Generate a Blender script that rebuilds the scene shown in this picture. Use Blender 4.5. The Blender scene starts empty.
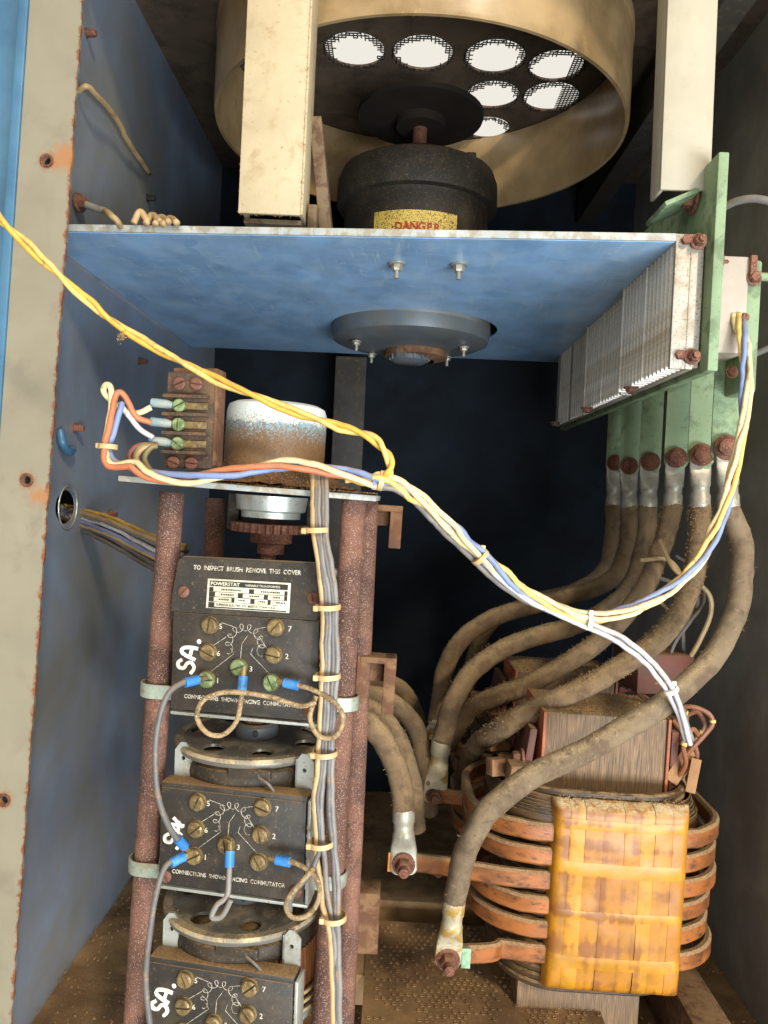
import bpy, bmesh, math, random
from mathutils import Vector as V, Matrix as M4, noise, geometry
random.seed(7)
R = math.radians
scn = bpy.context.scene
col = scn.collection

# ------------------------------------------------------------------ camera
F = 769.0
ZC = 0.62                                    # camera height above the ground
_r = 0.045
YA = V((11, 15, -769)).normalized()          # world depth axis seen in the camera's frame
ZA = V((math.sin(_r), math.cos(_r), 0)); ZA = (ZA - ZA.dot(YA) * YA).normalized()
XA = YA.cross(ZA)
cam = bpy.data.cameras.new('camera'); camo = bpy.data.objects.new('camera', cam); col.objects.link(camo)
cam.sensor_fit = 'HORIZONTAL'; cam.sensor_width = 36; cam.lens = 36 * F / 768
cam.clip_start = .01; cam.clip_end = 200
camo.matrix_world = M4.Translation((0, 0, ZC)) @ M4((XA, YA, ZA)).to_4x4()
scn.camera = camo

def ray(px, py):
    v = V((px - 384, 512 - py, -F)); return V((v.dot(XA), v.dot(YA), v.dot(ZA)))
def P(px, py, y):
    d = ray(px, py); d = d * (y / d.y); return V((d.x, d.y, d.z + ZC))
def Pz(px, py, z):                           # z measured from the camera's height
    d = ray(px, py); d = d * (z / d.z); return V((d.x, d.y, d.z + ZC))
def Px(px, py, x):
    d = ray(px, py); d = d * (x / d.x); return V((d.x, d.y, d.z + ZC))

# ------------------------------------------------------------------ light
w = bpy.data.worlds.new('World'); scn.world = w; w.use_nodes = True
bg = w.node_tree.nodes['Background']
bg.inputs[0].default_value = (1.0, .95, .86, 1); bg.inputs[1].default_value = .88
sun = bpy.data.lights.new('sun', 'SUN'); sun.energy = 2.3; sun.angle = R(6); sun.color = (1, .87, .68)
suno = bpy.data.objects.new('sun', sun); col.objects.link(suno)
suno.rotation_euler = V((-.36, .80, -.50)).to_track_quat('-Z', 'Y').to_euler()
ar = bpy.data.lights.new('low_fill_light', 'AREA'); ar.shape = 'RECTANGLE'; ar.size = 1.2; ar.size_y = .8  # unseen cool fill lamp, added low in front to brighten the shelf underside
ar.energy = 84; ar.color = (.80, .90, 1)
aro = bpy.data.objects.new('low_fill_light', ar); col.objects.link(aro)
aro.location = (.6, -.65, .06)
aro.rotation_euler = (V((-.05, .75, ZC + .15)) - aro.location).to_track_quat('-Z', 'Y').to_euler()
scn.view_settings.view_transform = 'Standard'; scn.view_settings.look = 'None'
scn.view_settings.exposure = 0.0; scn.view_settings.gamma = 1

# ------------------------------------------------------------------ materials
def lin(c):
    return tuple((x / 12.92 if x <= .04045 else ((x + .055) / 1.055) ** 2.4) for x in [q / 255 for q in c]) + (1,)
RND = ('brass', 'rust', 'copperbolt', 'green', 'redscrew', 'greenscrew', 'bakelite', 'bluesleeve', 'zinc', 'tube', 'coppbar', 'cable', 'disc', 'tie')
class NT:
    def __init__(s, name):
        s.m = bpy.data.materials.new(name); s.m.use_nodes = True; s.t = s.m.node_tree
        s.b = s.t.nodes['Principled BSDF']; s.tc = s.n('ShaderNodeTexCoord'); s.geo = s.n('ShaderNodeNewGeometry')
        oi = s.n('ShaderNodeObjectInfo'); ml = s.n('ShaderNodeMath', operation='MULTIPLY'); ml.inputs[1].default_value = 9.0 if name in RND else 0.0
        s.t.links.new(oi.outputs['Random'], ml.inputs[0]); ad = s.n('ShaderNodeVectorMath', operation='ADD')
        s.t.links.new(s.tc.outputs['Object'], ad.inputs[0]); s.t.links.new(ml.outputs[0], ad.inputs[1]); s.co = ad.outputs[0]
    def n(s, typ, **kw):
        x = s.t.nodes.new(typ)
        for k, v in kw.items(): setattr(x, k, v)
        return x
    def set(s, sock, v):
        if hasattr(v, 'is_output') or isinstance(v, bpy.types.NodeSocket): s.t.links.new(v, sock)
        else: sock.default_value = v
    def noise(s, scale, detail=5, rough=.6, co=None, dist=0):
        x = s.n('ShaderNodeTexNoise'); s.set(x.inputs['Vector'], co or s.co)
        x.inputs['Scale'].default_value = scale; x.inputs['Detail'].default_value = detail
        x.inputs['Roughness'].default_value = rough; x.inputs['Distortion'].default_value = dist
        return x.outputs['Fac']
    def ramp(s, v, lo, hi, a=0., b=1.):
        x = s.n('ShaderNodeMapRange'); x.interpolation_type = 'SMOOTHSTEP'
        s.set(x.inputs[0], v); x.inputs[1].default_value = lo; x.inputs[2].default_value = hi
        x.inputs[3].default_value = a; x.inputs[4].default_value = b
        return x.outputs[0]
    def math(s, op, a, b=0.):
        x = s.n('ShaderNodeMath', operation=op); s.set(x.inputs[0], a); s.set(x.inputs[1], b); return x.outputs[0]
    def mix(s, f, a, b):
        x = s.n('ShaderNodeMix', data_type='RGBA'); s.set(x.inputs[0], f); s.set(x.inputs[6], a); s.set(x.inputs[7], b)
        return x.outputs[2]
    def scaled(s, v):
        x = s.n('ShaderNodeMapping'); s.set(x.inputs[0], s.co); x.inputs[3].default_value = v; return x.outputs[0]

MAT = {}
def mk(name, base, rough=.55, metal=0., second=None, sscale=60, st=(.45, .6), third=None, tscale=300, tt=(.55, .65),
       dust=None, damt=.8, dn=(.25, .85), dscale=120, dt=(.35, .6), bump=.25, bscale=400, var=.18, stretch=None, spec=.5, trans=0.,
       extra=None, coat=0., buckle=0.):
    """base paint, a second tone in patches, fine third-tone specks, dust settled on faces that look up"""
    n = NT(name)
    if stretch: n.co = n.scaled(stretch)
    c = lin(base)
    big = n.noise(18, 3)
    lo = tuple(x * (1 - var) for x in c[:3]) + (1,); hi = tuple(min(1, x * (1 + var)) for x in c[:3]) + (1,)
    out = n.mix(n.ramp(big, .3, .7), lo, hi)
    rg = rough
    if second: out = n.mix(n.ramp(n.noise(sscale, 6, .65, dist=.4), *st), out, lin(second))
    if third: out = n.mix(n.ramp(n.noise(tscale, 4, .7), *tt), out, lin(third))
    if extra: out = extra(n, out)
    if dust:
        s = n.n('ShaderNodeSeparateXYZ'); n.set(s.inputs[0], n.geo.outputs['Normal'])
        f = n.math('MULTIPLY', n.ramp(s.outputs[2], *dn), n.ramp(n.noise(dscale, 6, .7), *dt))
        f = n.math('MULTIPLY', f, damt)
        dcol = n.mix(n.ramp(n.noise(900, 3), .35, .65), tuple(x * .6 for x in lin(dust)[:3]) + (1,), lin(dust))
        out = n.mix(f, out, dcol)
        rg = n.math('MAXIMUM', n.ramp(f, 0, .6, rough, .95), rough)
        mt = n.ramp(f, 0, .4, metal, 0); n.set(n.b.inputs['Metallic'], mt)
    else: n.b.inputs['Metallic'].default_value = metal
    n.set(n.b.inputs['Base Color'], out); n.set(n.b.inputs['Roughness'], rg)
    n.b.inputs['Specular IOR Level'].default_value = spec
    if coat: n.b.inputs['Coat Weight'].default_value = coat; n.b.inputs['Coat Roughness'].default_value = .25
    if bump:
        bp = n.n('ShaderNodeBump'); bp.inputs['Strength'].default_value = bump; bp.inputs['Distance'].default_value = .0006
        n.set(bp.inputs['Height'], n.noise(bscale, 6, .7)); n.set(n.b.inputs['Normal'], bp.outputs[0])
        if buckle:
            b2 = n.n('ShaderNodeBump'); b2.inputs['Strength'].default_value = .5; b2.inputs['Distance'].default_value = buckle
            n.set(b2.inputs['Height'], n.noise(9, 2, .5)); n.set(bp.inputs['Normal'], b2.outputs[0])
    MAT[name] = n.m
    return n.m

DUST = (150, 118, 76)
GREY = (150, 146, 132)
def stile_wear(n, out):
    """rust creeping in from the edge and round the screw holes"""
    s = n.n('ShaderNodeSeparateXYZ'); n.set(s.inputs[0], n.co)
    e = n.math('ADD', s.outputs[0], n.math('MULTIPLY', n.math('SUBTRACT', n.noise(90, 6, .7), .5), .016))
    out = n.mix(n.ramp(e, -.0025, .0005), out, lin((118, 70, 42)))
    for hi, (hx, hz) in enumerate(HOLES):
        dx, dz, rr = ((.016, .003, .017), (.013, -.012, .013), (-.004, -.002, .008))[hi]
        d = n.n('ShaderNodeVectorMath', operation='DISTANCE'); n.set(d.inputs[0], n.co); d.inputs[1].default_value = (hx, 0, hz)
        q = n.math('ADD', d.outputs['Value'], n.math('MULTIPLY', n.math('SUBTRACT', n.noise(140, 5, .7), .5), .022))
        out = n.mix(n.ramp(q, .002, .011, .85, 0), out, lin((140, 92, 58)))
        d2 = n.n('ShaderNodeVectorMath', operation='DISTANCE'); n.set(d2.inputs[0], n.co); d2.inputs[1].default_value = (hx + dx, 0, hz + dz)
        q = n.math('ADD', d2.outputs['Value'], n.math('MULTIPLY', n.math('SUBTRACT', n.noise(90, 5, .7), .5), .03))
        out = n.mix(n.ramp(q, rr * .3, rr, .8, 0), out, lin((158, 104, 56)))
    return out
SX, SY = -.285, .63                         # inner edge and face of the front stile
HOLES = []
for hp in ((47, 161), (27, 480), (4, 800)):
    q = M4.Rotation(-.034, 3, 'Y') @ (P(hp[0], hp[1], SY) - V((SX, SY, ZC))); HOLES.append((q.x, q.z))
def scratches(n, out):
    vo = n.n('ShaderNodeTexVoronoi'); vo.inputs['Scale'].default_value = 34
    wv = n.n('ShaderNodeVectorMath', operation='ADD'); nz = n.n('ShaderNodeTexNoise'); nz.inputs['Scale'].default_value = 22; n.set(nz.inputs['Vector'], n.co)
    sv = n.n('ShaderNodeVectorMath', operation='SCALE'); n.set(sv.inputs[0], nz.outputs['Color']); sv.inputs['Scale'].default_value = .05
    n.set(wv.inputs[0], n.co); n.set(wv.inputs[1], sv.outputs[0]); n.set(vo.inputs['Vector'], wv.outputs[0])
    sp = n.n('ShaderNodeSeparateColor'); n.set(sp.inputs[0], vo.outputs['Color'])
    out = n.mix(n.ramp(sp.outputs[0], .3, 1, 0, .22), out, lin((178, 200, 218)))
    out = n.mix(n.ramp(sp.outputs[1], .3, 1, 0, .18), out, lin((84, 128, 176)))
    for sc in ((16, 420, 1), (260, 30, 1), (90, 240, 1)):
        f = n.noise(1, 3, .6, co=n.scaled(sc)); g = n.noise(14, 3)
        out = n.mix(n.math('MULTIPLY', n.ramp(f, .57, .70, 0, .75), n.ramp(g, .42, .62)), out, lin((176, 198, 212)))
    return out
mk('stile', (134, 126, 106), .5, second=(124, 115, 96), sscale=25, st=(.5, .75), third=(150, 132, 100), tscale=260, tt=(.68, .74), bump=.12, bscale=250, extra=stile_wear, var=.06)
mk('bluepaint', (70, 112, 138), .35, second=(52, 92, 122), sscale=9, st=(.4, .7), bump=.05, var=.12)
mk('wall', (122, 134, 152), .28, second=(118, 116, 110), sscale=5, st=(.3, .7), third=(132, 122, 106), tscale=30, tt=(.55, .85), dust=DUST, damt=.7, bump=.05, bscale=90, var=.07, buckle=.006)  # bluish base paints in the sky sheen on grey; browner tones are dirt
mk('wallr', (156, 150, 138), .4, second=(134, 126, 112), sscale=8, st=(.4, .7), third=(140, 124, 98), tscale=200, tt=(.62, .75), bump=.1, bscale=200, var=.15)
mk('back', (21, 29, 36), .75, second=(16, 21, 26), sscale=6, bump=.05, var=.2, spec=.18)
mk('ceil', (64, 58, 50), .6, second=(52, 46, 38), sscale=8, third=(84, 70, 50), tscale=120, bump=.1)
mk('floorpan', (146, 114, 74), .9, second=(108, 80, 50), sscale=14, st=(.4, .62), third=(150, 120, 80), tscale=420, tt=(.58, .68), bump=.8, bscale=260, var=.25)
mk('shelf', (138, 176, 212), .30, second=(180, 202, 218), sscale=30, st=(.45, .85), third=(128, 162, 196), tscale=14, tt=(.4, .8), bump=.1, bscale=60, var=.2, stretch=(1, .7, 1), extra=scratches, buckle=.005)  # blue sky bounce on the underside is put into the steel's colour
mk('shelf_edge', (158, 160, 154), .5, second=(140, 132, 114), sscale=80, bump=.15)
mk('post', (180, 162, 128), .6, second=(158, 136, 98), sscale=45, st=(.5, .72), third=(150, 116, 70), tscale=220, tt=(.62, .7), dust=DUST, damt=.7, bump=.35, bscale=300, var=.08)
mk('post2', (166, 156, 134), .55, second=(152, 142, 118), sscale=40, st=(.5, .8), third=(140, 118, 88), tscale=300, tt=(.7, .76), bump=.15, bscale=200, var=.06)
mk('gusset', (112, 92, 66), .7, second=(84, 58, 36), sscale=70, bump=.4)
mk('shroud', (162, 134, 94), .26, second=(128, 100, 62), sscale=10, st=(.42, .75), third=(176, 146, 98), tscale=60, tt=(.6, .8), bump=.08, bscale=120, var=.15, spec=.6)
mk('vent', (86, 70, 52), .8, second=(66, 52, 38), sscale=20, third=(90, 74, 52), tscale=200, bump=.4)
mk('meshwire', (44, 36, 28), .85, bump=.3)
mk('blackiron', (46, 40, 32), .6, spec=.3, second=(62, 52, 40), sscale=40, st=(.45, .7), third=(98, 80, 54), tscale=420, tt=(.56, .68), dust=DUST, damt=.8, bump=.6, bscale=350, var=.2)
mk('impeller', (34, 27, 20), .9, bump=.3, spec=.15)
mk('sticker', (214, 186, 92), .6, third=(60, 46, 26), tscale=620, tt=(.53, .57), bump=.2)
mk('red', (176, 58, 34), .6)
mk('flange', (90, 95, 98), .42, second=(92, 92, 88), sscale=30, dust=DUST, bump=.2)
mk('rust', (102, 64, 46), .85, second=(84, 46, 32), sscale=90, st=(.42, .6), third=(158, 104, 70), tscale=700, tt=(.55, .64), dust=(146, 108, 74), damt=.5, bump=.9, bscale=500, var=.2)
mk('tube', (104, 68, 52), .8, second=(74, 46, 36), sscale=34, st=(.40, .64), third=(164, 134, 112), tscale=1200, tt=(.55, .64), bump=1., bscale=700, var=.38)
mk('rustbracket', (96, 62, 40), .88, second=(120, 88, 58), sscale=60, dust=DUST, bump=.7)
mk('copperbolt', (122, 76, 56), .75, metal=.1, second=(86, 52, 38), sscale=150, third=(164, 120, 92), tscale=800, bump=.7, bscale=700)
mk('green', (126, 144, 108), .7, second=(98, 114, 82), sscale=45, st=(.48, .62), third=(70, 92, 66), tscale=520, tt=(.6, .68), dust=(176, 164, 128), damt=.7, bump=.3, bscale=400, var=.12)
mk('alu', (168, 160, 146), .48, metal=.3, second=(140, 126, 104), sscale=50, st=(.45, .7), third=(118, 98, 70), tscale=520, tt=(.52, .66), dust=(176, 156, 120), damt=.6, bump=.5, bscale=500, var=.08)
mk('alufin', (236, 230, 216), .45, metal=0., second=(186, 168, 136), sscale=40, st=(.45, .72), third=(216, 208, 190), tscale=600, tt=(.5, .62), bump=.8, bscale=600, var=.1)
mk('pinkblock', (172, 158, 142), .6, second=(144, 110, 88), sscale=60, st=(.55, .75), bump=.2)
mk('lug', (158, 152, 136), .45, metal=.4, second=(140, 124, 98), sscale=110, st=(.5, .72), third=(100, 82, 58), tscale=500, tt=(.62, .72), bump=.25, bscale=400)
mk('lugyellow', (180, 170, 142), .5, metal=.3, second=(164, 130, 66), sscale=70, st=(.48, .6), third=(130, 104, 66), tscale=300, tt=(.62, .72), bump=.25)
mk('cable', (116, 94, 66), .92, second=(92, 72, 50), sscale=50, st=(.42, .62), third=(128, 104, 74), tscale=300, tt=(.56, .76), dust=(166, 138, 96), damt=.85, dn=(.2, .85), dt=(.3, .55), bump=.85, bscale=420, var=.16)
mk('cablegrey', (112, 94, 70), .85, second=(88, 70, 50), sscale=50, st=(.42, .65), third=(140, 122, 96), tscale=240, tt=(.58, .76), dust=(172, 148, 110), damt=.85, dn=(.2, .85), dt=(.3, .55), bump=.8, bscale=380, var=.12)
mk('fuzz', (132, 104, 66), .95, bump=0, var=.3)
mk('crust', (176, 142, 96), .95, second=(140, 104, 64), sscale=200, bump=0)
mk('grain', (128, 94, 58), .95, bump=0, var=.35)
mk('bakelite', (44, 40, 35), .5, second=(68, 58, 46), sscale=40, st=(.42, .72), third=(104, 88, 64), tscale=500, tt=(.58, .74), dust=DUST, damt=.95, dt=(.2, .4), bump=.15, bscale=300, var=.15)
mk('ink', (196, 188, 168), .7, var=.02, bump=0, second=(150, 138, 116), sscale=200, st=(.45, .6), third=(70, 62, 52), tscale=700, tt=(.52, .64))
mk('paintwhite', (238, 234, 222), .55, var=.03, bump=.2)
mk('cream', (206, 200, 178), .5, second=(186, 178, 150), sscale=120, bump=.05, var=.04)
mk('dark', (38, 34, 28), .6, bump=0)
mk('void', (8, 8, 9), .9, bump=0)
mk('zinc', (176, 178, 168), .38, metal=.5, second=(150, 140, 116), sscale=70, st=(.5, .72), third=(124, 100, 70), tscale=400, tt=(.62, .7), bump=.3)
mk('strap', (150, 158, 142), .5, metal=.3, second=(128, 118, 92), sscale=60, st=(.48, .68), third=(112, 88, 58), tscale=380, tt=(.6, .7), dust=DUST, damt=.7, bump=.3)
mk('disc', (122, 120, 112), .34, metal=.4, second=(96, 90, 80), sscale=18, st=(.4, .7), third=(130, 108, 76), tscale=500, tt=(.6, .7), dust=(160, 134, 94), damt=.55, dscale=30, dt=(.45, .7), bump=.15)
mk('dustrim', (172, 152, 116), .8, second=(122, 112, 94), sscale=40, st=(.4, .62), third=(110, 84, 54), tscale=500, bump=.5)
mk('coilbody', (84, 70, 42), .5, second=(62, 52, 32), sscale=30, dust=DUST, bump=.3)
mk('windings', (150, 92, 52), .45, metal=.3, second=(104, 62, 36), sscale=40, bump=.3, stretch=(1, 1, .2))
mk('paper', (188, 132, 84), .8, second=(160, 104, 62), sscale=60, bump=.2)
mk('brass', (134, 112, 72), .5, metal=.45, second=(98, 80, 54), sscale=120, st=(.4, .65), third=(160, 140, 96), tscale=400, bump=.4, bscale=500)
mk('greenscrew', (132, 148, 102), .5, metal=.2, second=(98, 110, 70), sscale=160, bump=.3)
mk('redscrew', (114, 76, 60), .6, metal=.2, second=(108, 66, 48), sscale=140, bump=.4)
mk('bluesleeve', (46, 112, 178), .42, second=(66, 134, 190), sscale=90, third=(120, 104, 80), tscale=300, tt=(.6, .7), bump=.1)
mk('clearsleeve', (122, 142, 146), .4, second=(150, 152, 140), sscale=120, bump=.1)
mk('tblock', (70, 56, 44), .8, second=(96, 70, 46), sscale=40, dust=(130, 96, 62), damt=.9, bump=.7, third=(128, 92, 58), tscale=600)
def can_wear(n, out):
    s = n.n('ShaderNodeSeparateXYZ'); n.set(s.inputs[0], n.co)
    z = n.math('ADD', s.outputs[2], n.math('MULTIPLY', n.math('SUBTRACT', n.noise(70, 7, .8), .5), .030))
    out = n.mix(n.ramp(z, .046, .0475), out, lin((196, 202, 196)))
    z2 = n.math('ADD', s.outputs[2], n.math('MULTIPLY', n.math('SUBTRACT', n.noise(600, 6, .85), .5), .085))
    return n.mix(n.ramp(z2, .034, .053, 1, 0), out, lin((116, 86, 54)))
mk('canblue', (130, 166, 178), .5, second=(116, 150, 164), sscale=30, bump=.5, bscale=700, var=.05, extra=can_wear)
mk('mound', (104, 76, 46), .98, second=(78, 54, 32), sscale=60, third=(150, 118, 78), tscale=900, bump=1., bscale=700)
WC = dict(yellow=(212, 164, 62), yellow2=(216, 180, 98), cream=(220, 196, 146), orange=(184, 106, 68), blue=(116, 132, 172), grey=(118, 112, 106),
          greylight=(190, 186, 184), tan=(172, 142, 98), dgrey=(92, 88, 84), olive=(120, 106, 66), maroon=(120, 60, 50), brownwire=(128, 76, 46))
for k_, c_ in WC.items():
    mk('w_' + k_, c_, .5, second=tuple(int(x * .86) for x in c_), sscale=60, st=(.45, .7), third=(138, 108, 70), tscale=150, tt=(.54, .76), dust=(164, 134, 92), damt=.6, dn=(.1, .9), bump=.4, var=.08)
mk('w_frayed', (146, 122, 88), .9, second=(112, 90, 62), sscale=150, third=(190, 166, 124), tscale=700, bump=.9, bscale=900)
mk('tie', (190, 160, 114), .55, second=(180, 148, 98), sscale=90, bump=.2)
mk('tie_white', (226, 220, 206), .5, bump=.1)
mk('coppbar', (154, 92, 46), .34, metal=.2, second=(112, 68, 38), sscale=40, st=(.40, .64), third=(74, 52, 34), tscale=150, tt=(.50, .72), dust=(150, 122, 84), damt=.95, dt=(.2, .42), bump=.3, var=.14, stretch=(.5, .5, 1))
mk('coppbright', (196, 122, 46), .45, metal=.2, second=(160, 92, 40), sscale=60, dust=(150, 122, 84), damt=.9, bump=.3)
mk('patina', (140, 172, 138), .7, second=(110, 140, 108), sscale=200, bump=.3)
def amber_wear(n, out):
    a = n.noise(1, 2, .6, co=n.scaled((3, 3, 46))); b = n.noise(1, 2, .6, co=n.scaled((70, 3, 5))); c = n.noise(45, 5, .65)
    f = n.math('ADD', n.math('ADD', n.math('MULTIPLY', a, .5), n.math('MULTIPLY', b, .45)), n.math('MULTIPLY', c, .25))
    out = n.mix(n.ramp(f, .60, .68, 0, .8), out, lin((118, 68, 22)))
    return n.mix(n.ramp(n.noise(75, 5, .7), .6, .75, 0, .5), out, lin((146, 100, 40)))
for i_, c_ in enumerate(((166, 108, 10), (154, 94, 12), (176, 120, 14), (140, 80, 14), (160, 102, 16))):
    mk('amber%d' % i_, c_, .5, second=tuple(int(x * .84) for x in c_), sscale=40, st=(.4, .7), third=(150, 104, 52), tscale=200, tt=(.62, .76), dust=(206, 184, 140), damt=.8, bump=.25, bscale=200, extra=amber_wear, coat=.08, var=.1)
mk('innercoil', (72, 50, 26), .5, second=(44, 32, 20), sscale=60, dust=DUST, damt=.9, bump=.4, stretch=(.6, .6, 2))
def lam_lines(n, out):
    v = n.noise(1, 3, .6, co=n.scaled((1500, 30, 26)))
    out = n.mix(n.ramp(v, .4, .62), out, lin((74, 58, 42)))
    v = n.noise(1, 3, .6, co=n.scaled((600, 10, 60)))
    return n.mix(n.ramp(v, .55, .75, 0, .7), out, lin((148, 118, 82)))
mk('lamination', (122, 94, 64), .7, bump=.1, dust=(166, 136, 94), damt=.95, dt=(.15, .4), extra=lam_lines)
mk('orangeedge', (178, 92, 54), .7, second=(130, 76, 46), sscale=60, st=(.4, .62), dust=DUST, damt=.9, bump=.3)
mk('cardboard', (138, 100, 62), .85, second=(112, 76, 46), sscale=50, dust=DUST, damt=.9, bump=.5)
mk('redplate', (84, 50, 36), .7, second=(96, 50, 34), sscale=50, dust=DUST, damt=.9, bump=.4)
mk('concrete', (150, 146, 138), .9, second=(128, 122, 112), sscale=6, bump=.3)

# ------------------------------------------------------------------ geometry helpers
class MB:
    def __init__(s, k=1.0): s.v = []; s.f = []; s.k = k
    def add(s, vs, fs, M=None):
        o = len(s.v)
        for p in vs:
            p = V(p) * s.k
            s.v.append(M @ p if M else p)
        s.f += [tuple(o + i for i in f) for f in fs]
        return s
    def box(s, c, d, rot=None, bev=0.):
        bm = bmesh.new(); bmesh.ops.create_cube(bm, size=1)
        for v in bm.verts: v.co = V((v.co.x * d[0], v.co.y * d[1], v.co.z * d[2]))
        if bev: bmesh.ops.bevel(bm, geom=bm.edges[:], offset=bev, segments=2, affect='EDGES', profile=.5)
        bm.verts.index_update()
        Rm = rot if rot is not None else M4.Identity(3)
        vs = [V(c) + Rm @ v.co for v in bm.verts]; fs = [[v.index for v in f.verts] for f in bm.faces]
        bm.free(); return s.add(vs, fs)
    def tube(s, path, r, n=10, jit=0., js=300, res=None, cap=True, raw=False, flat=1.):
        pts = [V(p) for p in path]
        if not raw: pts = spline(pts, res or 8)
        m = len(pts)
        rr = r if isinstance(r, (list, tuple)) else [r] * m
        if len(rr) != m: rr = [rr[min(len(rr) - 1, int(i / (m - 1) * (len(rr) - 1) + .5))] for i in range(m)]
        t0 = (pts[1] - pts[0]).normalized()
        a = t0.orthogonal().normalized(); vs = []; fs = []
        for i, p in enumerate(pts):
            t = (pts[min(i + 1, m - 1)] - pts[max(i - 1, 0)]).normalized()
            a = (a - t * a.dot(t)).normalized(); b = t.cross(a)
            for j in range(n):
                q = 2 * math.pi * j / n; d = a * math.cos(q) + b * math.sin(q) * flat
                ra = rr[i]
                pp = p + d * ra
                if jit: pp = p + d * (ra + jit * noise.noise(pp * s.k * js) + jit * .6 * noise.noise(pp * s.k * js * 2.7))
                vs.append(pp)
        for i in range(m - 1):
            for j in range(n):
                fs.append((i * n + j, i * n + (j + 1) % n, (i + 1) * n + (j + 1) % n, (i + 1) * n + j))
        if cap: fs.append(tuple(range(n))[::-1]); fs.append(tuple((m - 1) * n + j for j in range(n)))
        return s.add(vs, fs)
    def lathe(s, prof, n=32, M=None, jit=0., a0=0., a1=2 * math.pi, cap=True):
        """prof: (radius, height) pairs about local z"""
        full = abs(a1 - a0 - 2 * math.pi) < 1e-6; nn = n if full else n + 1
        vs = []; fs = []
        for (r, z) in prof:
            for j in range(nn):
                a = a0 + (a1 - a0) * j / n
                vs.append(V((r * math.cos(a), r * math.sin(a), z)))
        if M is not None: vs = [M @ v for v in vs]
        m = len(prof)
        for i in range(m - 1):
            for j in range(n):
                jj = (j + 1) % nn
                fs.append((i * nn + j, i * nn + jj, (i + 1) * nn + jj, (i + 1) * nn + j))
        if full and cap:
            if prof[0][0] > 1e-9: fs.append(tuple(range(nn))[::-1])
            if prof[-1][0] > 1e-9: fs.append(tuple((m - 1) * nn + j for j in range(nn)))
        return s.add(vs, fs)
    def plate(s, outer, holes, t, M=None):
        """flat polygon with holes in local xy, thick from z=0 to z=t"""
        loops = [[V((p[0], p[1], 0)) for p in outer]] + [[V((p[0], p[1], 0)) for p in h] for h in holes]
        tri = geometry.tessellate_polygon(loops)
        flat = [p for l in loops for p in l]; n = len(flat)
        vs = flat + [p + V((0, 0, t)) for p in flat]
        fs = [tuple(f) for f in tri] + [tuple(n + i for i in f[::-1]) for f in tri]
        o = 0
        for l in loops:
            m = len(l)
            for i in range(m): fs.append((o + i, o + (i + 1) % m, n + o + (i + 1) % m, n + o + i))
            o += m
        if M is not None: vs = [M @ v for v in vs]
        return s.add(vs, fs)
    def bolt(s, p, d, r, h, washer=1.5, sides=6):
        M = M4.Translation(V(p)) @ V(d).to_track_quat('Z', 'Y').to_matrix().to_4x4()
        if washer: s.lathe([(r * washer, -.02 * r), (r * washer, .25 * r), (r * washer * .9, .32 * r), (0, .32 * r)], 18, M)
        s.lathe([(r, .3 * r), (r, h * .8), (r * .85, h), (0, h)], sides, M)
        return s
    def screw(s, p, d, r, h, ang=0., slot=.16):
        """round slotted head: two halves on a plain base"""
        M = M4.Translation(V(p)) @ V(d).to_track_quat('Z', 'Y').to_matrix().to_4x4() @ M4.Rotation(ang, 4, 'Z')
        s.lathe([(r, 0), (r, h * .45), (0, h * .45)], 18, M)
        for sg in (0, 1):
            M2 = M @ M4.Rotation(math.pi * sg, 4, 'Z')
            a0 = math.asin(slot); pts = [(r * math.cos(a0 + (math.pi - 2 * a0) * i / 10), r * math.sin(a0 + (math.pi - 2 * a0) * i / 10)) for i in range(11)]
            n = len(pts); vs = [V((x, y, h * .45)) for x, y in pts] + [V((x, y, h * .72)) for x, y in pts] + [V((x * .78, slot * r + (y - slot * r) * .78, h)) for x, y in pts]
            fs = [tuple(2 * n + i for i in range(n))]
            for l in (0, n):
                for i in range(n): fs.append((l + i, l + (i + 1) % n, l + n + (i + 1) % n, l + n + i))
            s.add([M2 @ v for v in vs], fs)
        return s
    def ring(s, c, axis, Rr, r, n=24, m=8):
        M = M4.Translation(V(c)) @ V(axis).to_track_quat('Z', 'Y').to_matrix().to_4x4()
        vs = []; fs = []
        for i in range(n):
            a = 2 * math.pi * i / n
            for j in range(m):
                b = 2 * math.pi * j / m; q = Rr + r * math.cos(b)
                vs.append(M @ V((q * math.cos(a), q * math.sin(a), r * math.sin(b))))
        for i in range(n):
            for j in range(m): fs.append((i * m + j, ((i + 1) % n) * m + j, ((i + 1) % n) * m + (j + 1) % m, i * m + (j + 1) % m))
        return s.add(vs, fs)
    def grain(s, p, r):
        a = [V((random.uniform(-1, 1), random.uniform(-1, 1), random.uniform(-1, 1))).normalized() * r * random.uniform(.6, 1.2) for _ in range(4)]
        return s.add([V(p) + q for q in a], [(0, 1, 2), (0, 2, 3), (0, 3, 1), (1, 3, 2)])
    def build(s, name, mat, parent=None, M=None, ang=38, flat=False):
        me = bpy.data.meshes.new(name)
        me.from_pydata([tuple(v) for v in s.v], [], s.f); me.update()
        bm = bmesh.new(); bm.from_mesh(me); bmesh.ops.recalc_face_normals(bm, faces=bm.faces[:]); bm.to_mesh(me); bm.free()
        if not flat:
            me.shade_smooth(); me.set_sharp_from_angle(angle=R(ang))
        me.materials.append(MAT[mat])
        o = bpy.data.objects.new(name, me); col.objects.link(o)
        if parent: o.parent = parent
        if M is not None: o.matrix_local = M
        return o

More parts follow.
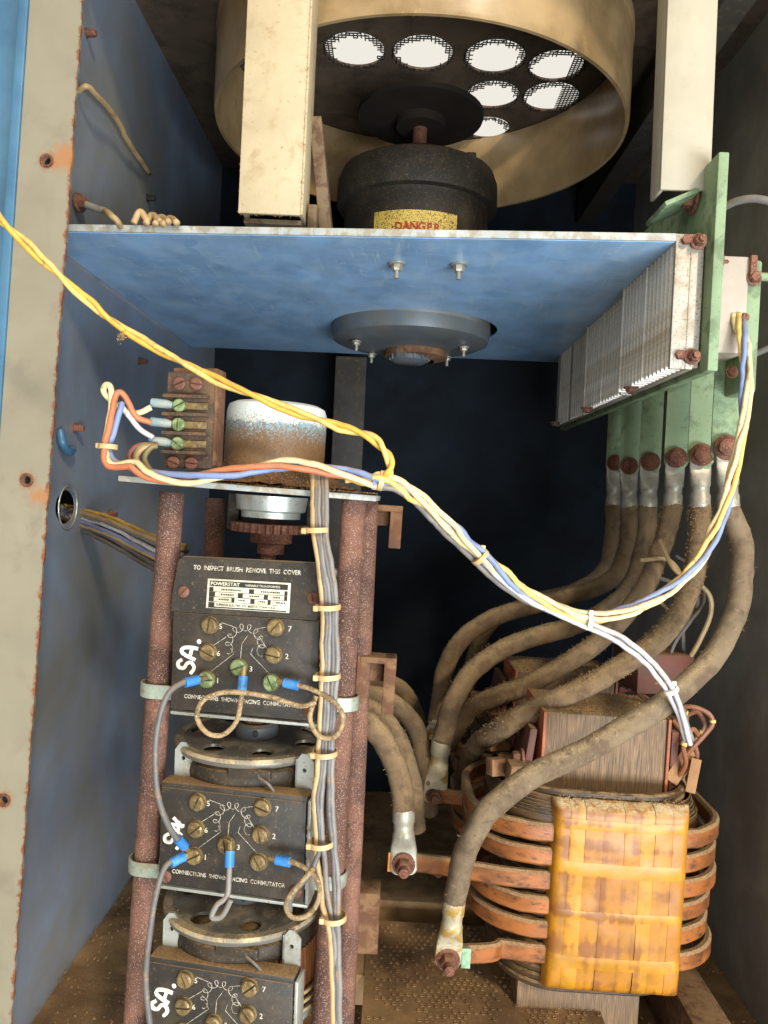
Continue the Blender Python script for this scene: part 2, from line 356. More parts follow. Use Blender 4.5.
def spline(pts, res=8):
    out = []
    n = len(pts)
    for i in range(n - 1):
        p0 = pts[i - 1] if i else pts[0] * 2 - pts[1]; p1 = pts[i]; p2 = pts[i + 1]; p3 = pts[i + 2] if i + 2 < n else pts[-1] * 2 - pts[-2]
        for j in range(res):
            t = j / res
            out.append(.5 * ((2 * p1) + (-p0 + p2) * t + (2 * p0 - 5 * p1 + 4 * p2 - p3) * t * t + (-p0 + 3 * p1 - 3 * p2 + p3) * t ** 3))
    out.append(pts[-1]); return out
def strand(path, off, turns, phase, res=10, wob=0.):
    """a wire that winds round the run of its bundle"""
    pts = spline([V(p) for p in path], res); m = len(pts); out = []
    t0 = (pts[1] - pts[0]).normalized(); a = t0.orthogonal().normalized()
    for i, p in enumerate(pts):
        t = (pts[min(i + 1, m - 1)] - pts[max(i - 1, 0)]).normalized()
        a = (a - t * a.dot(t)).normalized(); b = t.cross(a); q = phase + turns * 2 * math.pi * i / (m - 1)
        rr = off * (1 + wob * noise.noise(V((i * .25, phase * 3, 1.7))))
        out.append(p + (a * math.cos(q) + b * math.sin(q)) * rr)
    return out
def circ(cx, cy, r, n=24, a0=0.): return [(cx + r * math.cos(a0 + 2 * math.pi * i / n), cy + r * math.sin(a0 + 2 * math.pi * i / n)) for i in range(n)]
def tag(o, label, cat, group=None):
    o['label'] = label; o['category'] = cat
    if group: o['group'] = group
    return o
def thing(name, M, label, cat, group=None):
    o = bpy.data.objects.new(name, None); col.objects.link(o); o.empty_display_size = .02
    o.matrix_world = M if isinstance(M, M4) else M4.Translation(V(M))
    return tag(o, label, cat, group)
def struct(o): o['kind'] = 'structure'; return o
def stuff(o): o['kind'] = 'stuff'; return o
def frame(px, py, y, tilt=0., yaw=0.):
    return M4.Translation(P(px, py, y)) @ M4.Rotation(tilt, 4, 'Y') @ M4.Rotation(yaw, 4, 'Z')
def text(s, name, size, mat, parent, M, align='LEFT', extr=.00008, bold=0., sx=1.):
    cu = bpy.data.curves.new(name, 'FONT'); cu.body = s; cu.size = size; cu.align_x = align; cu.extrude = extr; cu.offset = bold
    cu.resolution_u = 2
    o = bpy.data.objects.new(name, cu); col.objects.link(o)
    dg = bpy.context.evaluated_depsgraph_get(); me = bpy.data.meshes.new_from_object(o.evaluated_get(dg))
    bpy.data.objects.remove(o); bpy.data.curves.remove(cu)
    if sx != 1.:
        for v in me.vertices: v.co.x *= sx
    me.materials.clear(); me.materials.append(MAT[mat])
    t = bpy.data.objects.new(name, me); col.objects.link(t); t.parent = parent; t.matrix_local = M
    return t
FRONT = M4.Rotation(R(90), 4, 'X')             # text in local xz plane, read from -y
X0, X1, YB = -.32, .385, 1.32                  # cabinet walls
ZF, ZS, ZT = -.51, .2125, .55                    # floor pan, shelf and roof deck, from the camera's height

# ------------------------------------------------------------------ setting
g = MB().box((0, 6, -.02), (40, 40, .04)).build('ground', 'concrete'); struct(g)
ch = Px(67, 507, X0)                           # cable hole in the left wall
hole = [(ch.y + .026 * math.cos(2 * math.pi * i / 24), ch.z - ZC + .017 * math.sin(2 * math.pi * i / 24)) for i in range(24)]
MW = M4(((0, 0, 1, 0), (1, 0, 0, 0), (0, 1, 0, 0), (0, 0, 0, 1)))     # local xy -> world yz
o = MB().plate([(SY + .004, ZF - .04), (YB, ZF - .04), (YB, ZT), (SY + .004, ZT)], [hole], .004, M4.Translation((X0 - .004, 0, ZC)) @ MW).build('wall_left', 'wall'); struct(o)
MB().ring((X0 + .001, ch.y, ch.z), (1, 0, 0), .0212, .0008).build('hole_edge', 'zinc', o).scale = (1, 1, 1)
o = MB().box((X1 + .005, (SY + YB) / 2 - .02, ZC + (ZF + ZT) / 2), (.01, YB - SY + .05, ZT - ZF + .08)).build('wall_right', 'wallr'); struct(o)
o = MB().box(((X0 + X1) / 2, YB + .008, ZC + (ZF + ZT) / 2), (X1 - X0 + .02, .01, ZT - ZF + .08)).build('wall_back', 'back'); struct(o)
# side channel behind the cable hole so that the hole looks into the cabinet's shell
o = MB().box((X0 - .06, .98, ZC + .02), (.01, .76, 1.1)).build('cabinet_shell', 'ceil'); struct(o)
# floor pan: a lumpy dusty sheet
mb = MB(); nx, ny = 60, 70
for j in range(ny + 1):
    for i in range(nx + 1):
        x = X0 + (X1 - X0) * i / nx; y = .5 + (YB - .5) * j / ny
        z = ZC + ZF + .004 * noise.noise(V((x * 14, y * 14, 0))) + .002 * noise.noise(V((x * 60, y * 60, 3)))
        mb.v.append(V((x, y, z)))
for j in range(ny):
    for i in range(nx): a = j * (nx + 1) + i; mb.f.append((a, a + 1, a + nx + 2, a + nx + 1))
o = mb.build('floor', 'floorpan', ang=180); struct(o)
# roof deck with the ventilation holes
VH = []
for hx, hy, hr in ((355, 50, .037), (423, 53, .037), (495, 57, .037), (556, 66, .034), (493, 95, .035), (551, 97, .037), (487, 128, .033), (415, 90, .035), (345, 86, .035), (285, 55, .036), (300, 90, .033)):
    q = Pz(hx, hy, ZT); VH.append((q.x, q.y, hr))
o = MB().plate([(X0 - .01, SY), (X1 + .01, SY), (X1 + .01, YB + .012), (X0 - .01, YB + .012)], [circ(a, b, c, 32) for a, b, c in VH[:7]], .003, M4.Translation((0, 0, ZC + ZT))).build('ceiling', 'vent'); struct(o)
for i, (a, b, c) in enumerate(VH[:7]):         # torn wire mesh left round each hole
    mb = MB(); st = .0046; n = int(c / st) + 1
    keep = lambda x, y: (math.hypot(x, y) < c * 1.03) and (math.hypot(x, y) > c * (.86 + .20 * noise.noise(V((x * 130 + i * 9, y * 130, 2))) - (.06 if y < 0 else -.03)) or (i == 5 and x > .25 * c) or (i == 3 and x > .5 * c) or (i == 0 and x < -.7 * c))
    for u in range(-n, n + 1):
        for v_ in range(-n, n + 1):
            x, y = u * st, v_ * st
            for dx, dy in ((st, 0), (0, st)):
                if keep(x + dx / 2, y + dy / 2): mb.tube([(x, y, 0), (x + dx, y + dy, 0)], .0008, 5, raw=True)
    for _ in range(130):
        a_ = random.uniform(0, 6.28); mb.grain((c * random.uniform(.93, 1.05) * math.cos(a_), c * random.uniform(.93, 1.05) * math.sin(a_), 0), random.uniform(.0008, .002))
    if mb.v:
        m = mb.build('wire_mesh', 'meshwire', o, M4.Translation((a, b, ZC + ZT - .0015))); stuff(m)
# dark roof beam in the upper right corner
tag(MB().box((.30, .98, ZC + .50), (.03, .66, .05), bev=.002).build('roof_beam', 'ceil'), 'dark steel beam running back under the roof at upper right', 'beam')

# ------------------------------------------------------------------ front stile and outer panel
t = thing('cabinet_stile', M4.Translation((SX, SY, ZC)) @ M4.Rotation(.034, 4, 'Y'), 'beige painted cabinet stile with rusted edge and screw holes', 'cabinet frame')
wd = .0435
mb = MB(); outer = [(-wd, -.56), (0, -.56)]
rs = random.Random(3)
for i in range(150): outer.append((rs.uniform(-.0012, .0004), -.56 + 1.12 * (i + .5) / 150))
outer += [(0, .56), (-wd, .56)]
mb.plate(outer, [circ(hx, hz, .0034, 16) for hx, hz in HOLES], -.003, M4(((1, 0, 0, 0), (0, 0, -1, 0), (0, 1, 0, 0), (0, 0, 0, 1))))
mb.build('face', 'stile', t)
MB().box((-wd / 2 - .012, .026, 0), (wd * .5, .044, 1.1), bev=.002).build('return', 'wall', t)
for hx, hz in HOLES:
    c = MB().ring((hx, -.0006, hz), (0, 1, 0), .0045, .0012).build('screw_collar', 'rust', t)
    MB().lathe([(.0036, 0), (.0036, .001), (0, .001)], 14, M4.Translation((hx, .005, hz)) @ M4.Rotation(R(90), 4, 'X')).build('hole_back', 'void', c)
t = thing('outer_panel', M4.Translation((SX - wd, SY + .004, ZC)) @ M4.Rotation(.034, 4, 'Y'), 'blue painted outer cabinet panel left of the beige stile', 'panel')
MB().box((-.0045, .004, 0), (.008, .02, 1.14), bev=.001).build('edge_strip', 'bluepaint', t)
MB().box((-.11, .02, 0), (.2, .012, 1.14), bev=.001).build('panel', 'bluepaint', t)

# ------------------------------------------------------------------ shelf
sfr = V((.214, .62)); sfl = V((X0 + .003, .658)); YSB = 1.16
fc = Pz(411, 329, ZS)                          # centre of the motor hole
t = thing('shelf_plate', M4.Translation((0, 0, ZC + ZS)), 'mottled steel shelf plate with painted-in sky-blue light and a round motor opening', 'shelf')
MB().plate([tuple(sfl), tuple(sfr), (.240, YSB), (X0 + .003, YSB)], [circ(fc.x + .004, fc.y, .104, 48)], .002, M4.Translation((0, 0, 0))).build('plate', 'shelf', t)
e = (sfr - sfl); L_ = e.length; an = math.atan2(e.y, e.x); mid = (sfl + sfr) / 2
MB().box((0, 0, 0), (L_, .0024, .0062), bev=.0006).build('front_edge', 'shelf_edge', t, M4.Translation((mid.x, mid.y - .0014, .0035)) @ M4.Rotation(an, 4, 'Z'))
for bx, by in ((397, 263), (459, 264)):
    q = Pz(bx, by, ZS)
    mb = MB().bolt((q.x, q.y, -.0002), (0, 0, -1), .0052, .007, 1.5); mb.tube([(q.x, q.y, -.005), (q.x, q.y, -.014)], .0024, 10, raw=True)
    mb.build('bolt', 'lug', t)
tag(MB().box((-.245 + .245, 0, 0), (.05, .03, .62), bev=.002).build('back_channel', 'ceil', None, M4.Translation(V((P(350, 400, 1.24).x, 1.24, ZC - .09)))), 'dull grey upright channel against the dark back wall', 'channel')

# ------------------------------------------------------------------ blower motor
t = thing('blower_motor', M4.Translation((fc.x, fc.y, ZC + ZS)), 'black iron blower motor with yellow danger sticker set through shelf', 'motor')
MB().lathe([(.090, .004), (.090, .140), (.0915, .1445), (.0985, .146), (.1005, .150), (.0995, .176), (.095, .188), (.08, .196), (.03, .198), (0, .198)], 56).build('housing', 'blackiron', t)
MB().box((.06, -.066, .184), (.012, .014, .016), bev=.002).build('lifting_lug', 'blackiron', t)
s = MB().lathe([(.0905, .050), (.0905, .116)], 22, a0=R(-90 - 33), a1=R(-90 + 31)).build('sticker', 'sticker', t)
wtx = 'DANGER'
for i, cch in enumerate(wtx):
    a = R(-90 - 13 + 5.6 * i)
    text(cch, 'letter', .013, 'red', t, M4.Translation((.0909 * math.cos(a), .0909 * math.sin(a), .093)) @ M4.Rotation(a + R(90), 4, 'Z') @ FRONT, 'CENTER', bold=.0004)
MB().tube([(0, 0, .17), (0, 0, .30)], .009, 14, raw=True).build('shaft', 'rust', t)
fz = .262
mb = MB().lathe([(0, fz - .012), (.03, fz - .012), (.032, fz - .002), (.078, fz), (.079, fz + .006), (.03, fz + .008), (0, fz + .008)], 40)
mb.build('fan_hub', 'impeller', t)
MB().lathe([(.099, .006), (.0995, -.006), (.097, -.017), (.09, -.020), (.062, -.024), (.032, -.026), (0, -.026)], 56).build('end_flange', 'flange', t)
MB().lathe([(.024, -.024), (.024, -.040), (.018, -.044), (0, -.044)], 16).build('bearing_cap', 'flange', t)
for i in range(14):
    a = 2 * math.pi * i / 14; MB().box((.0245 * math.cos(a), .0245 * math.sin(a), -.034), (.002, .003, .012), M4.Rotation(a, 3, 'Z')).build('cap_rib', 'flange', t)
for sx, sy, in ((-.066, -.03), (.066, -.022), (.05, .05), (-.05, .05)):
    mb = MB().tube([(sx, sy, .01), (sx, sy, -.036)], .002, 10, raw=True); mb.bolt((sx, sy, -.024), (0, 0, -1), .0045, .005, 1.4); mb.build('stud', 'lug', t)
MB().lathe([(.05, -.022), (.05, -.030), (.03, -.034)], 30, M4.Translation((.008, .012, -.004)) @ M4.Diagonal((.8, .8, 1, 1)), cap=False).build('rust_ring', 'rustbracket', t)

# ------------------------------------------------------------------ fan shroud
shc = V((.010, .955)); SR = .247
t = thing('fan_shroud', M4.Translation((shc.x, shc.y, ZC)), 'tan painted round fan shroud hanging above the shelf', 'fan shroud')
zb = .441
MB().lathe([(SR, ZT - .002), (SR, zb + .004), (SR - .001, zb), (SR - .005, zb), (SR - .006, zb + .004), (SR - .006, ZT - .002)], 96, cap=False).build('ring', 'shroud', t)
MB().lathe([(SR + .0008, ZT - .004), (SR + .0008, ZT - .018), (SR, ZT - .020)], 96, cap=False).build('seam', 'shroud', t)

# ------------------------------------------------------------------ hanging channels
t = thing('support_channel', M4.Translation(P(271, 214, .675)) @ M4.Rotation(.004, 4, 'Y'), 'thick dusty cream support channel in front of fan shroud left side', 'channel')
k = .675 / F
mb = MB(k); mb.box((-2, 2, 150), (62, 4, 300), bev=.8); mb.build('face', 'post', t)
MB(k).box((29, 28, 148), (4, 48, 292), bev=.8).build('web', 'post', t)
MB(k).box((-31, 22, 152), (4, 36, 292), bev=.8).build('web', 'post', t)
MB(k).box((44, 60, 46), (13, 30, 150), M4.Rotation(R(-8), 3, 'Y'), bev=1).build('gusset', 'gusset', t)
MB(k).box((38, 34, 8), (10, 20, 26), bev=2).build('bracket', 'gusset', t)
mb = MB(k)
for _ in range(900):
    q = random.random(); z = 300 * random.random()
    if q < .55: mb.grain((29 + random.gauss(0, 1.2), .2, z if noise.noise(V((0, 0, z * .05))) > -.2 else z * .3), random.uniform(.3, 1.1))
    elif q < .8: mb.grain((-32.6 + random.gauss(0, .6), .3, z), random.uniform(.3, .9))
    else: mb.grain((random.uniform(-32, 30), random.uniform(0, 4), random.gauss(0, .8)), random.uniform(.3, 1.0))
stuff(mb.build('crust', 'crust', t, flat=True))
MB(k).box((0, 30, -4), (58, 40, 5), bev=.6).build('foot_plate', 'gusset', t)
t = thing('support_channel', M4.Translation(P(684, 190, .64)) @ M4.Rotation(-.012, 4, 'Y'), 'clean cream support channel hanging at right above the heat sink', 'channel')
k = .64 / F
MB(k).box((1, 2, 150), (48, 4, 300), bev=.8).build('face', 'post2', t)
MB(k).box((25, 22, 150), (5, 36, 300), bev=.8).build('web', 'post2', t)
MB(k).box((-21, 18, 150), (4, 28, 300), bev=.8).build('web', 'post2', t)

# ------------------------------------------------------------------ green carrier plate, heat sinks
YF0 = .612
t = thing('carrier_plate', M4.Translation((.2458, YF0, ZC)), 'tall green painted carrier plate behind the aluminium heat sinks', 'plate')
zt, zb2 = .282, .1105
MB().box((0, .27, (zt + zb2) / 2), (.0085, .54, zt - zb2), bev=.0012).build('plate', 'green', t)
for z, y in ((.20, .004), (.262, .02)):
    mb = MB().bolt((.006, y + .012, z), (1, 0, 0), .006, .007); mb.build('bolt', 'copperbolt', t)
MB().bolt((-.0055, .045, .262), (-1, 0, 0), .008, .009, 1.6).build('bolt', 'copperbolt', t)
MB().box((-.022, .05, .256), (.03, .05, .004), M4.Rotation(R(-25), 3, 'Y'), bev=.001).build('clip', 'green', t)
hz0, hz1 = .112, .219
LAB = ['aluminium finned heat sink nearest the front with the bright end face', 'aluminium finned heat sink in the middle of the row of three', 'aluminium finned heat sink farthest back in the row of three']
ys = [.618, .775, .945, 1.12]
for i in range(3):
    ya, yb = ys[i], ys[i + 1] - .006
    xa = .214 + .0 + (.022 * (ya - .62) / .5); xb = .2405
    t = thing('heat_sink', M4.Translation((xb, ya, ZC + hz0)), LAB[i], 'heat sink', 'aluminium heat sinks on the green plate')
    H = hz1 - hz0; D = yb - ya
    MB().box((-.0115, D / 2, H / 2), (.006, D, H), bev=.0006).build('base', 'alu', t)
    MB().box((-.004, D / 2, H * .5), (.007, D - .02, H * .94)).build('mount_foot', 'alu', t)
    depth = xb - .0145 - xa
    n = 15
    MB().box((-.0145 - depth / 2, .002, H / 2), (depth, .004, H), bev=.0006).build('end_fin', 'alu', t)
    MB().box((-.0145 - depth / 2 + .0015, D / 2, H / 2), (depth - .003, D - .004, H - .004)).build('fin_core', 'alufin', t)
    fm = None
    for j in range(1, n):
        yy = .002 + (D - .004) * j / n
        f = MB().box((0, 0, 0), (depth - (.0 if j % 7 else -.0016), .0042, H - .001 * (j % 2)), bev=.0005) if fm is None or j % 7 == 0 else None
        if f: o = f.build('fin', 'alufin', t)
        else: o = fm.copy(); col.objects.link(o); o.parent = t
        if fm is None: fm = o
        o.matrix_local = M4.Translation((-.0145 - depth / 2, yy, H / 2))
    if i == 0:
        for zz in (H * .94, H * .09):
            mb = MB().bolt((-.010, -.002, zz), (0, -1, 0), .0048, .007, 1.35); mb.tube([(-.010, -.007, zz), (-.010, -.013, zz)], .0026, 10, raw=True)
            mb.bolt((-.0185, .0, zz + .001), (-.3, -1, 0), .004, .006, 0)
            mb.build('bolt', 'copperbolt', t)
    MB().bolt((-.024, D * .72, .001), (0, 0, -1), .005, .005, 1.4).build('bolt', 'rust', t)

# ------------------------------------------------------------------ rectifier block and green bus bars
BX = [(726, 448, .66), (701, 455, .735), (676, 458, .815), (650, 462, .89), (629, 466, .965), (615, 463, 1.045)]
WH = ['nearest and brightest of the six green bus bars', 'second green bus bar from the front', 'third green bus bar from the front', 'fourth green bus bar from the front', 'fifth green bus bar from the front', 'farthest green bus bar in the shadow']
LUGL = []
for i, (bx, by, y) in enumerate(BX):
    k = y / F; q = P(bx, by, y)
    t = thing('bus_bar', M4.Translation(q) @ M4.Rotation(R(-14), 4, 'Z'), WH[i] + ' with rusty round bolt', 'bus bar', 'green bus bars hanging from the carrier plate')
    w_ = .0235; top = .12
    out = [(-w_ / 2, -.006), (-w_ / 2 + .004, -.0125), (w_ / 2 - .004, -.0125), (w_ / 2, -.006), (w_ / 2, top), (-w_ / 2, top)]
    MB().plate(out, [], -.004, M4(((1, 0, 0, 0), (0, 0, -1, 0), (0, 1, 0, 0), (0, 0, 0, 1)))).build('bar', 'green', t)
    MB().lathe([(.0108, 0), (.0108, .002), (.0095, .0034), (.0075, .0045), (.0072, .0085), (.005, .010), (0, .010)], 22, M4.Translation((0, -.0045, 0)) @ M4.Rotation(R(90), 4, 'X')).build('bolt', 'copperbolt' if i == 0 else 'rust', t)
t = thing('rectifier_block', M4.Translation((.2610, .648, ZC + .126)), 'pinkish grey rectifier block beside the green carrier plate', 'rectifier')
MB().box((0, 0, .040), (.0285, .05, .078), bev=.002).build('body', 'pinkblock', t)
MB().box((.0215, .004, .025), (.013, .045, .108), bev=.003).build('green_cover', 'green', t)
for z in (.012, .03): MB().bolt((.012, -.0255, z), (0, -1, 0), .003, .002, 1.2).build('terminal', 'copperbolt', t)
mb = MB().bolt((.018, -.024, .062), (0, -1, 0), .0045, .006, 1.4); mb.box((.016, -.027, .070), (.005, .004, .018), bev=.0005); mb.build('clamp', 'copperbolt', t)
MB().tube([(.018, -.022, .064), (.044, -.022, .064)], .0034, 12, raw=True).build('stud', 'green', t)
MB().bolt((.004, -.0255, -.014), (0, -1, 0), .0042, .004, 1.2).build('bolt', 'rust', t)
tag(MB().tube([P(724, 207, .63), P(738, 201, .62), P(757, 199, .61), P(790, 206, .60)], .0031, 10).build('control_wire', 'w_grey'), 'grey wire leaving the top of the green plate toward upper right', 'wire')
tag(MB().tube([P(738, 358, .66), P(755, 354, .65), P(790, 338, .63)], .0026, 10).build('control_wire', 'w_grey'), 'thin grey wire passing right behind the cream pair below the rectifier', 'wire')

# ------------------------------------------------------------------ transformers
def racetrack(hw, y0, y1, rad, n=10):
    pts = []
    for cx, cy, a0 in ((hw - rad, y0 + rad, -90), (hw - rad, y1 - rad, 0), (-hw + rad, y1 - rad, 90), (-hw + rad, y0 + rad, 180)):
        for i in range(n + 1):
            a = R(a0 + 90 * i / n); pts.append((cx + rad * math.cos(a), cy + rad * math.sin(a)))
    return pts
def strap(path, th, h, z, closed=True, zs=None):
    """flat copper strap bent along a plan path (px units)"""
    n = len(path); vs = []; fs = []
    for i, p in enumerate(path):
        a = V(path[(i - 1) % n] if closed else path[max(i - 1, 0)]); b = V(path[(i + 1) % n] if closed else path[min(i + 1, n - 1)])
        t = (b - a).normalized(); nn = V((t.y, -t.x))
        zz = z + (zs[i] if zs else 0)
        c1 = min(th, h) * .28
        for o_, hh in ((c1, -h / 2), (th - c1, -h / 2), (th, -h / 2 + c1), (th, h / 2 - c1), (th - c1, h / 2), (c1, h / 2), (0, h / 2 - c1), (0, -h / 2 + c1)):
            vs.append((p[0] + nn.x * o_, p[1] + nn.y * o_, zz + hh))
    for i in range(n if closed else n - 1):
        for j in range(8): fs.append((i * 8 + j, i * 8 + (j + 1) % 8, ((i + 1) % n) * 8 + (j + 1) % 8, ((i + 1) % n) * 8 + j))
    if not closed: fs += [tuple(range(8)), tuple((n - 1) * 8 + j for j in range(7, -1, -1))]
    return vs, fs
TERM = {}
def transformer(M, label, front):
    k = .64 / F
    t = thing('transformer', M, label, 'transformer', 'dry type transformers on the cabinet floor')
    rs = random.Random(5 if front else 6)
    # laminated core: upper and lower yoke and the leg inside the coil
    c = MB(k).box((5, 92, 34), (128, 100, 80), bev=1.5).build('upper_yoke', 'lamination', t)
    for x in (-60.6, 70.6): MB(k).box((x, 91, 34), (3.2, 104, 82), bev=.6).build('insulating_edge', 'orangeedge', c)
    MB(k).box((-7, 92, -100), (120, 90, 192)).build('core_leg', 'lamination', t)
    c = MB(k).box((-7, 92, -250), (130, 104, 96), bev=1.5).build('lower_yoke', 'lamination', t)
    MB(k).box((-7, 92, -318), (190, 130, 40), bev=2).build('base_foot', 'rustbracket', t)
    # clamp plates with nuts on the left of the core
    c = MB(k).box((-74, 96, 22), (8, 104, 66), M4.Rotation(R(6), 3, 'Y'), bev=1.5).build('clamp_plate', 'redplate', t)
    for z_, y_ in ((18, 52), (22, 120)): MB(k).bolt((-79, y_, z_), (-1, 0, 0), 10, 11, 1.3).build('nut', 'rust', c)
    MB(k).box((79, 92, 26), (8, 96, 70), bev=1.5).build('clamp_plate', 'redplate', t)
    for j in range(5):
        MB(k).box((-86 - 7 * (j % 2) + rs.uniform(-8, 8), 40 + j * 26, 4 + rs.uniform(-6, 10)), (22 + rs.uniform(-6, 6), 16, 14 + rs.uniform(-3, 8)), M4.Rotation(R(rs.uniform(-25, 25)), 3, 'Z') @ M4.Rotation(R(rs.uniform(-12, 12)), 3, 'X'), bev=1.2).build('insulating_block', 'cardboard', t)
    # inner winding
    rt = racetrack(90, 14, 166, 54); mb = MB(k)
    for z in range(-198, 4, 8):
        o_ = rs.uniform(-1.5, 1.5); v, f = strap([(x * (1 + o_ * .006), y) for x, y in rt], 8, 7.4, z); mb.add(v, f)
    mb.build('inner_winding', 'innercoil', t)
    rt2 = racetrack(103, 10, 172, 60); mb = MB(k)
    for j in range(6): v, f = strap([(x * (1 + j * .012), y - j * 1.2) for x, y in rt2], 1.4, 34 - 3 * j, -22 - j * 1.5); mb.add(v, f)
    mb.build('layer_insulation', 'innercoil', t)
    # copper strap turns; third and sixth leave to the left as terminal bars
    for i in range(6):
        z = -36 - 25 * i
        if i in (2, 5):
            full = racetrack(127, 8, 178, 62, 10)
            half = [p for p in full if p[0] > -60]
            fr = sorted([p for p in half if p[1] < 93], key=lambda p: p[0])
            end = (-200 if front else -158) if i == 2 else -152; yend = 30 if i == 2 else -4
            lead = [(end - 14, yend), (end, yend), (-150 if i == 2 else -110, yend * .55 + 6), (-100, 12), (-70, 9)]
            sm = [tuple(q) for q in spline([V((a, b, 0)) for a, b in lead], 5)]
            path = [(q[0], q[1]) for q in sm] + fr + sorted([p for p in half if p[1] >= 93], key=lambda p: -p[0])
            v, f = strap(path, 9, 19, z, False)
            o = MB(k).add(v, f).build('terminal_bar', 'coppbar', t)
            TERM[(front, i)] = M @ (V((end - 1, yend - 11.5, z)) * k)
            b = MB(k).bolt((end - 1, yend - 13, z), (0, -1, 0), 8.8, 12, 1.35); b.lathe([(5, 0), (5, 9), (0, 10)], 10, M4.Translation((end - 1, yend - 24, z)) @ M4.Rotation(R(90), 4, 'X')); b.build('terminal_bolt', 'rust', o)
            MB(k).box((end + 17 if i == 5 else end - 13, yend - 8.6, z), (9, 3.2, 19.8), bev=.4).build('patina', 'patina' if i == 5 else 'coppbright', o)
        else:
            w_ = 127 - (0, 2, 0, 5, 6, 0)[i] * 1.0
            full = racetrack(w_, 8, 178, 62, 10)
            zs = [rs.uniform(-.6, .6) + (3 * (p[1] / 178)) for p in full]
            v, f = strap(full, 9, 18 + rs.uniform(-1, 1), z, True, zs); MB(k).add(v, f).build('copper_turn', 'coppbar', t)
    # taped front of the coil
    c = MB(k).box((13.5, 8, -98), (131, 26, 186), bev=7).build('taped_front', 'amber0', t)
    def face(x, z, off):
        d = min(x + 55.5, 82.5 - x, z + 194.5, -1.5 - z); d = max(d, 0); rr = 9.
        roll = rr - math.sqrt(max(rr * rr - (rr - d) ** 2, 0)) if d < rr else 0
        u = (x - 13.5) / 69; v_ = (z + 98) / 97
        return -7 - 4.5 * (1 - u * u) * (1 - v_ ** 4) + roll * 1.6 + off + 1.1 * noise.noise(V((x * .05, z * .05, 3 if front else 9))) + .35 * noise.noise(V((x * .25, z * .12, 5)))
    def patch(x0, x1, z0, z1, off, nx, nz, slant=0.):
        mb = MB(k); vs = []; fs = []
        for b in range(nz + 1):
            for a in range(nx + 1):
                z = z0 + (z1 - z0) * b / nz; x = x0 + (x1 - x0) * a / nx + slant * (b / nz - .5)
                x = min(max(x, -55.5), 82.5); z = min(max(z + .5 * noise.noise(V((x * .3, z0, 1))), -194.5), -1.5)
                ed = .35 if a in (0, nx) and nx < 8 or (b in (0, nz) and nz < 8) else 0
                vs.append((x, face(x, z, off) + ed, z))
        for b in range(nz):
            for a in range(nx): q = b * (nx + 1) + a; fs.append((q, q + 1, q + nx + 2, q + nx + 1))
        return mb.add(vs, fs)
    x = -55.5; j = 0
    while x < 82:
        w_ = min(rs.uniform(14, 21), 82.5 - x); w_ = w_ if 82.5 - x - w_ > 6 else 82.5 - x
        patch(x, x + w_ - .15, -194.5, -1.5, -.25 * (j % 2), 6, 40, rs.uniform(-1.2, 1.2) if 0 < j and x + w_ < 82 else 0).build('tape', 'amber%d' % (0, 2, 0, 4)[j % 4], c, ang=60)
        x += w_; j += 1
    for z, h in ((-22, 10), (-66, 14), (-112, 9), (-160, 13)):
        patch(-55.5, 82.5, z - h / 2, z + h / 2, -.62, 30, 4).build('tape', 'amber2', c, ang=60)
    # lead wires and folded insulation paper at the upper right
    if front:
        for j in range(8):
            a = rs.uniform(-28, 34); MB(k).box((86 + rs.uniform(-6, 14), 38 + j * 7, 20 + rs.uniform(-8, 8)), (11 + rs.uniform(-4, 5), 1.4, 44 + rs.uniform(-14, 10)), M4.Rotation(R(a), 3, 'Y') @ M4.Rotation(R(rs.uniform(-20, 20)), 3, 'X'), bev=.4).build('insulation_paper', 'cardboard', t)
        wires = [[(80, 60, 10), (92, 45, 38), (108, 40, 62), (116, 42, 74), (110, 44, 84), (92, 48, 88), (74, 60, 78)],
                 [(84, 66, 10), (94, 62, 60), (96, 62, 76), (84, 62, 84), (70, 64, 76)],
                 [(76, 80, 60), (82, 76, 92), (76, 76, 104), (66, 80, 104)],
                 [(82, 50, 6), (88, 36, 30), (84, 34, 50), (94, 40, 66), (104, 44, 58)],
                 [(90, 58, 8), (104, 50, 30), (100, 46, 48), (88, 48, 60), (80, 56, 70)],
                 [(78, 70, 30), (90, 60, 44), (102, 56, 50), (112, 54, 66), (106, 58, 80), (94, 62, 74)]]
        for wp in wires:
            o = MB(k).tube(wp, 2.6, 8).build('lead_wire', 'w_brownwire', t)
            sp = spline([V(p) for p in wp], 8); m = len(sp) // 2
            MB(k).tube([sp[m], sp[m + 1], sp[m + 2]], 3.3, 8, raw=True).build('yellow_band', 'w_yellow2', o)
    # grit lying on top of the yoke and coil
    mb = MB(k)
    for _ in range(1300): mb.grain((rs.uniform(-58, 68), rs.uniform(42, 142), 74.6), rs.uniform(.5, 1.9))
    for _ in range(300): mb.grain((rs.uniform(-52, 80), rs.uniform(-4, 12), 1.2), rs.uniform(.5, 1.5))
    stuff(mb.build('grit', 'fuzz', t, flat=True))
    return t
transformer(frame(609, 801, .64, .014), 'near transformer with amber taped coil and copper strap turns', True)
transformer(M4.Translation(V((0, .16, 0))) @ frame(609, 801, .64, .014), 'rear transformer mostly hidden behind the near one and cables', False)
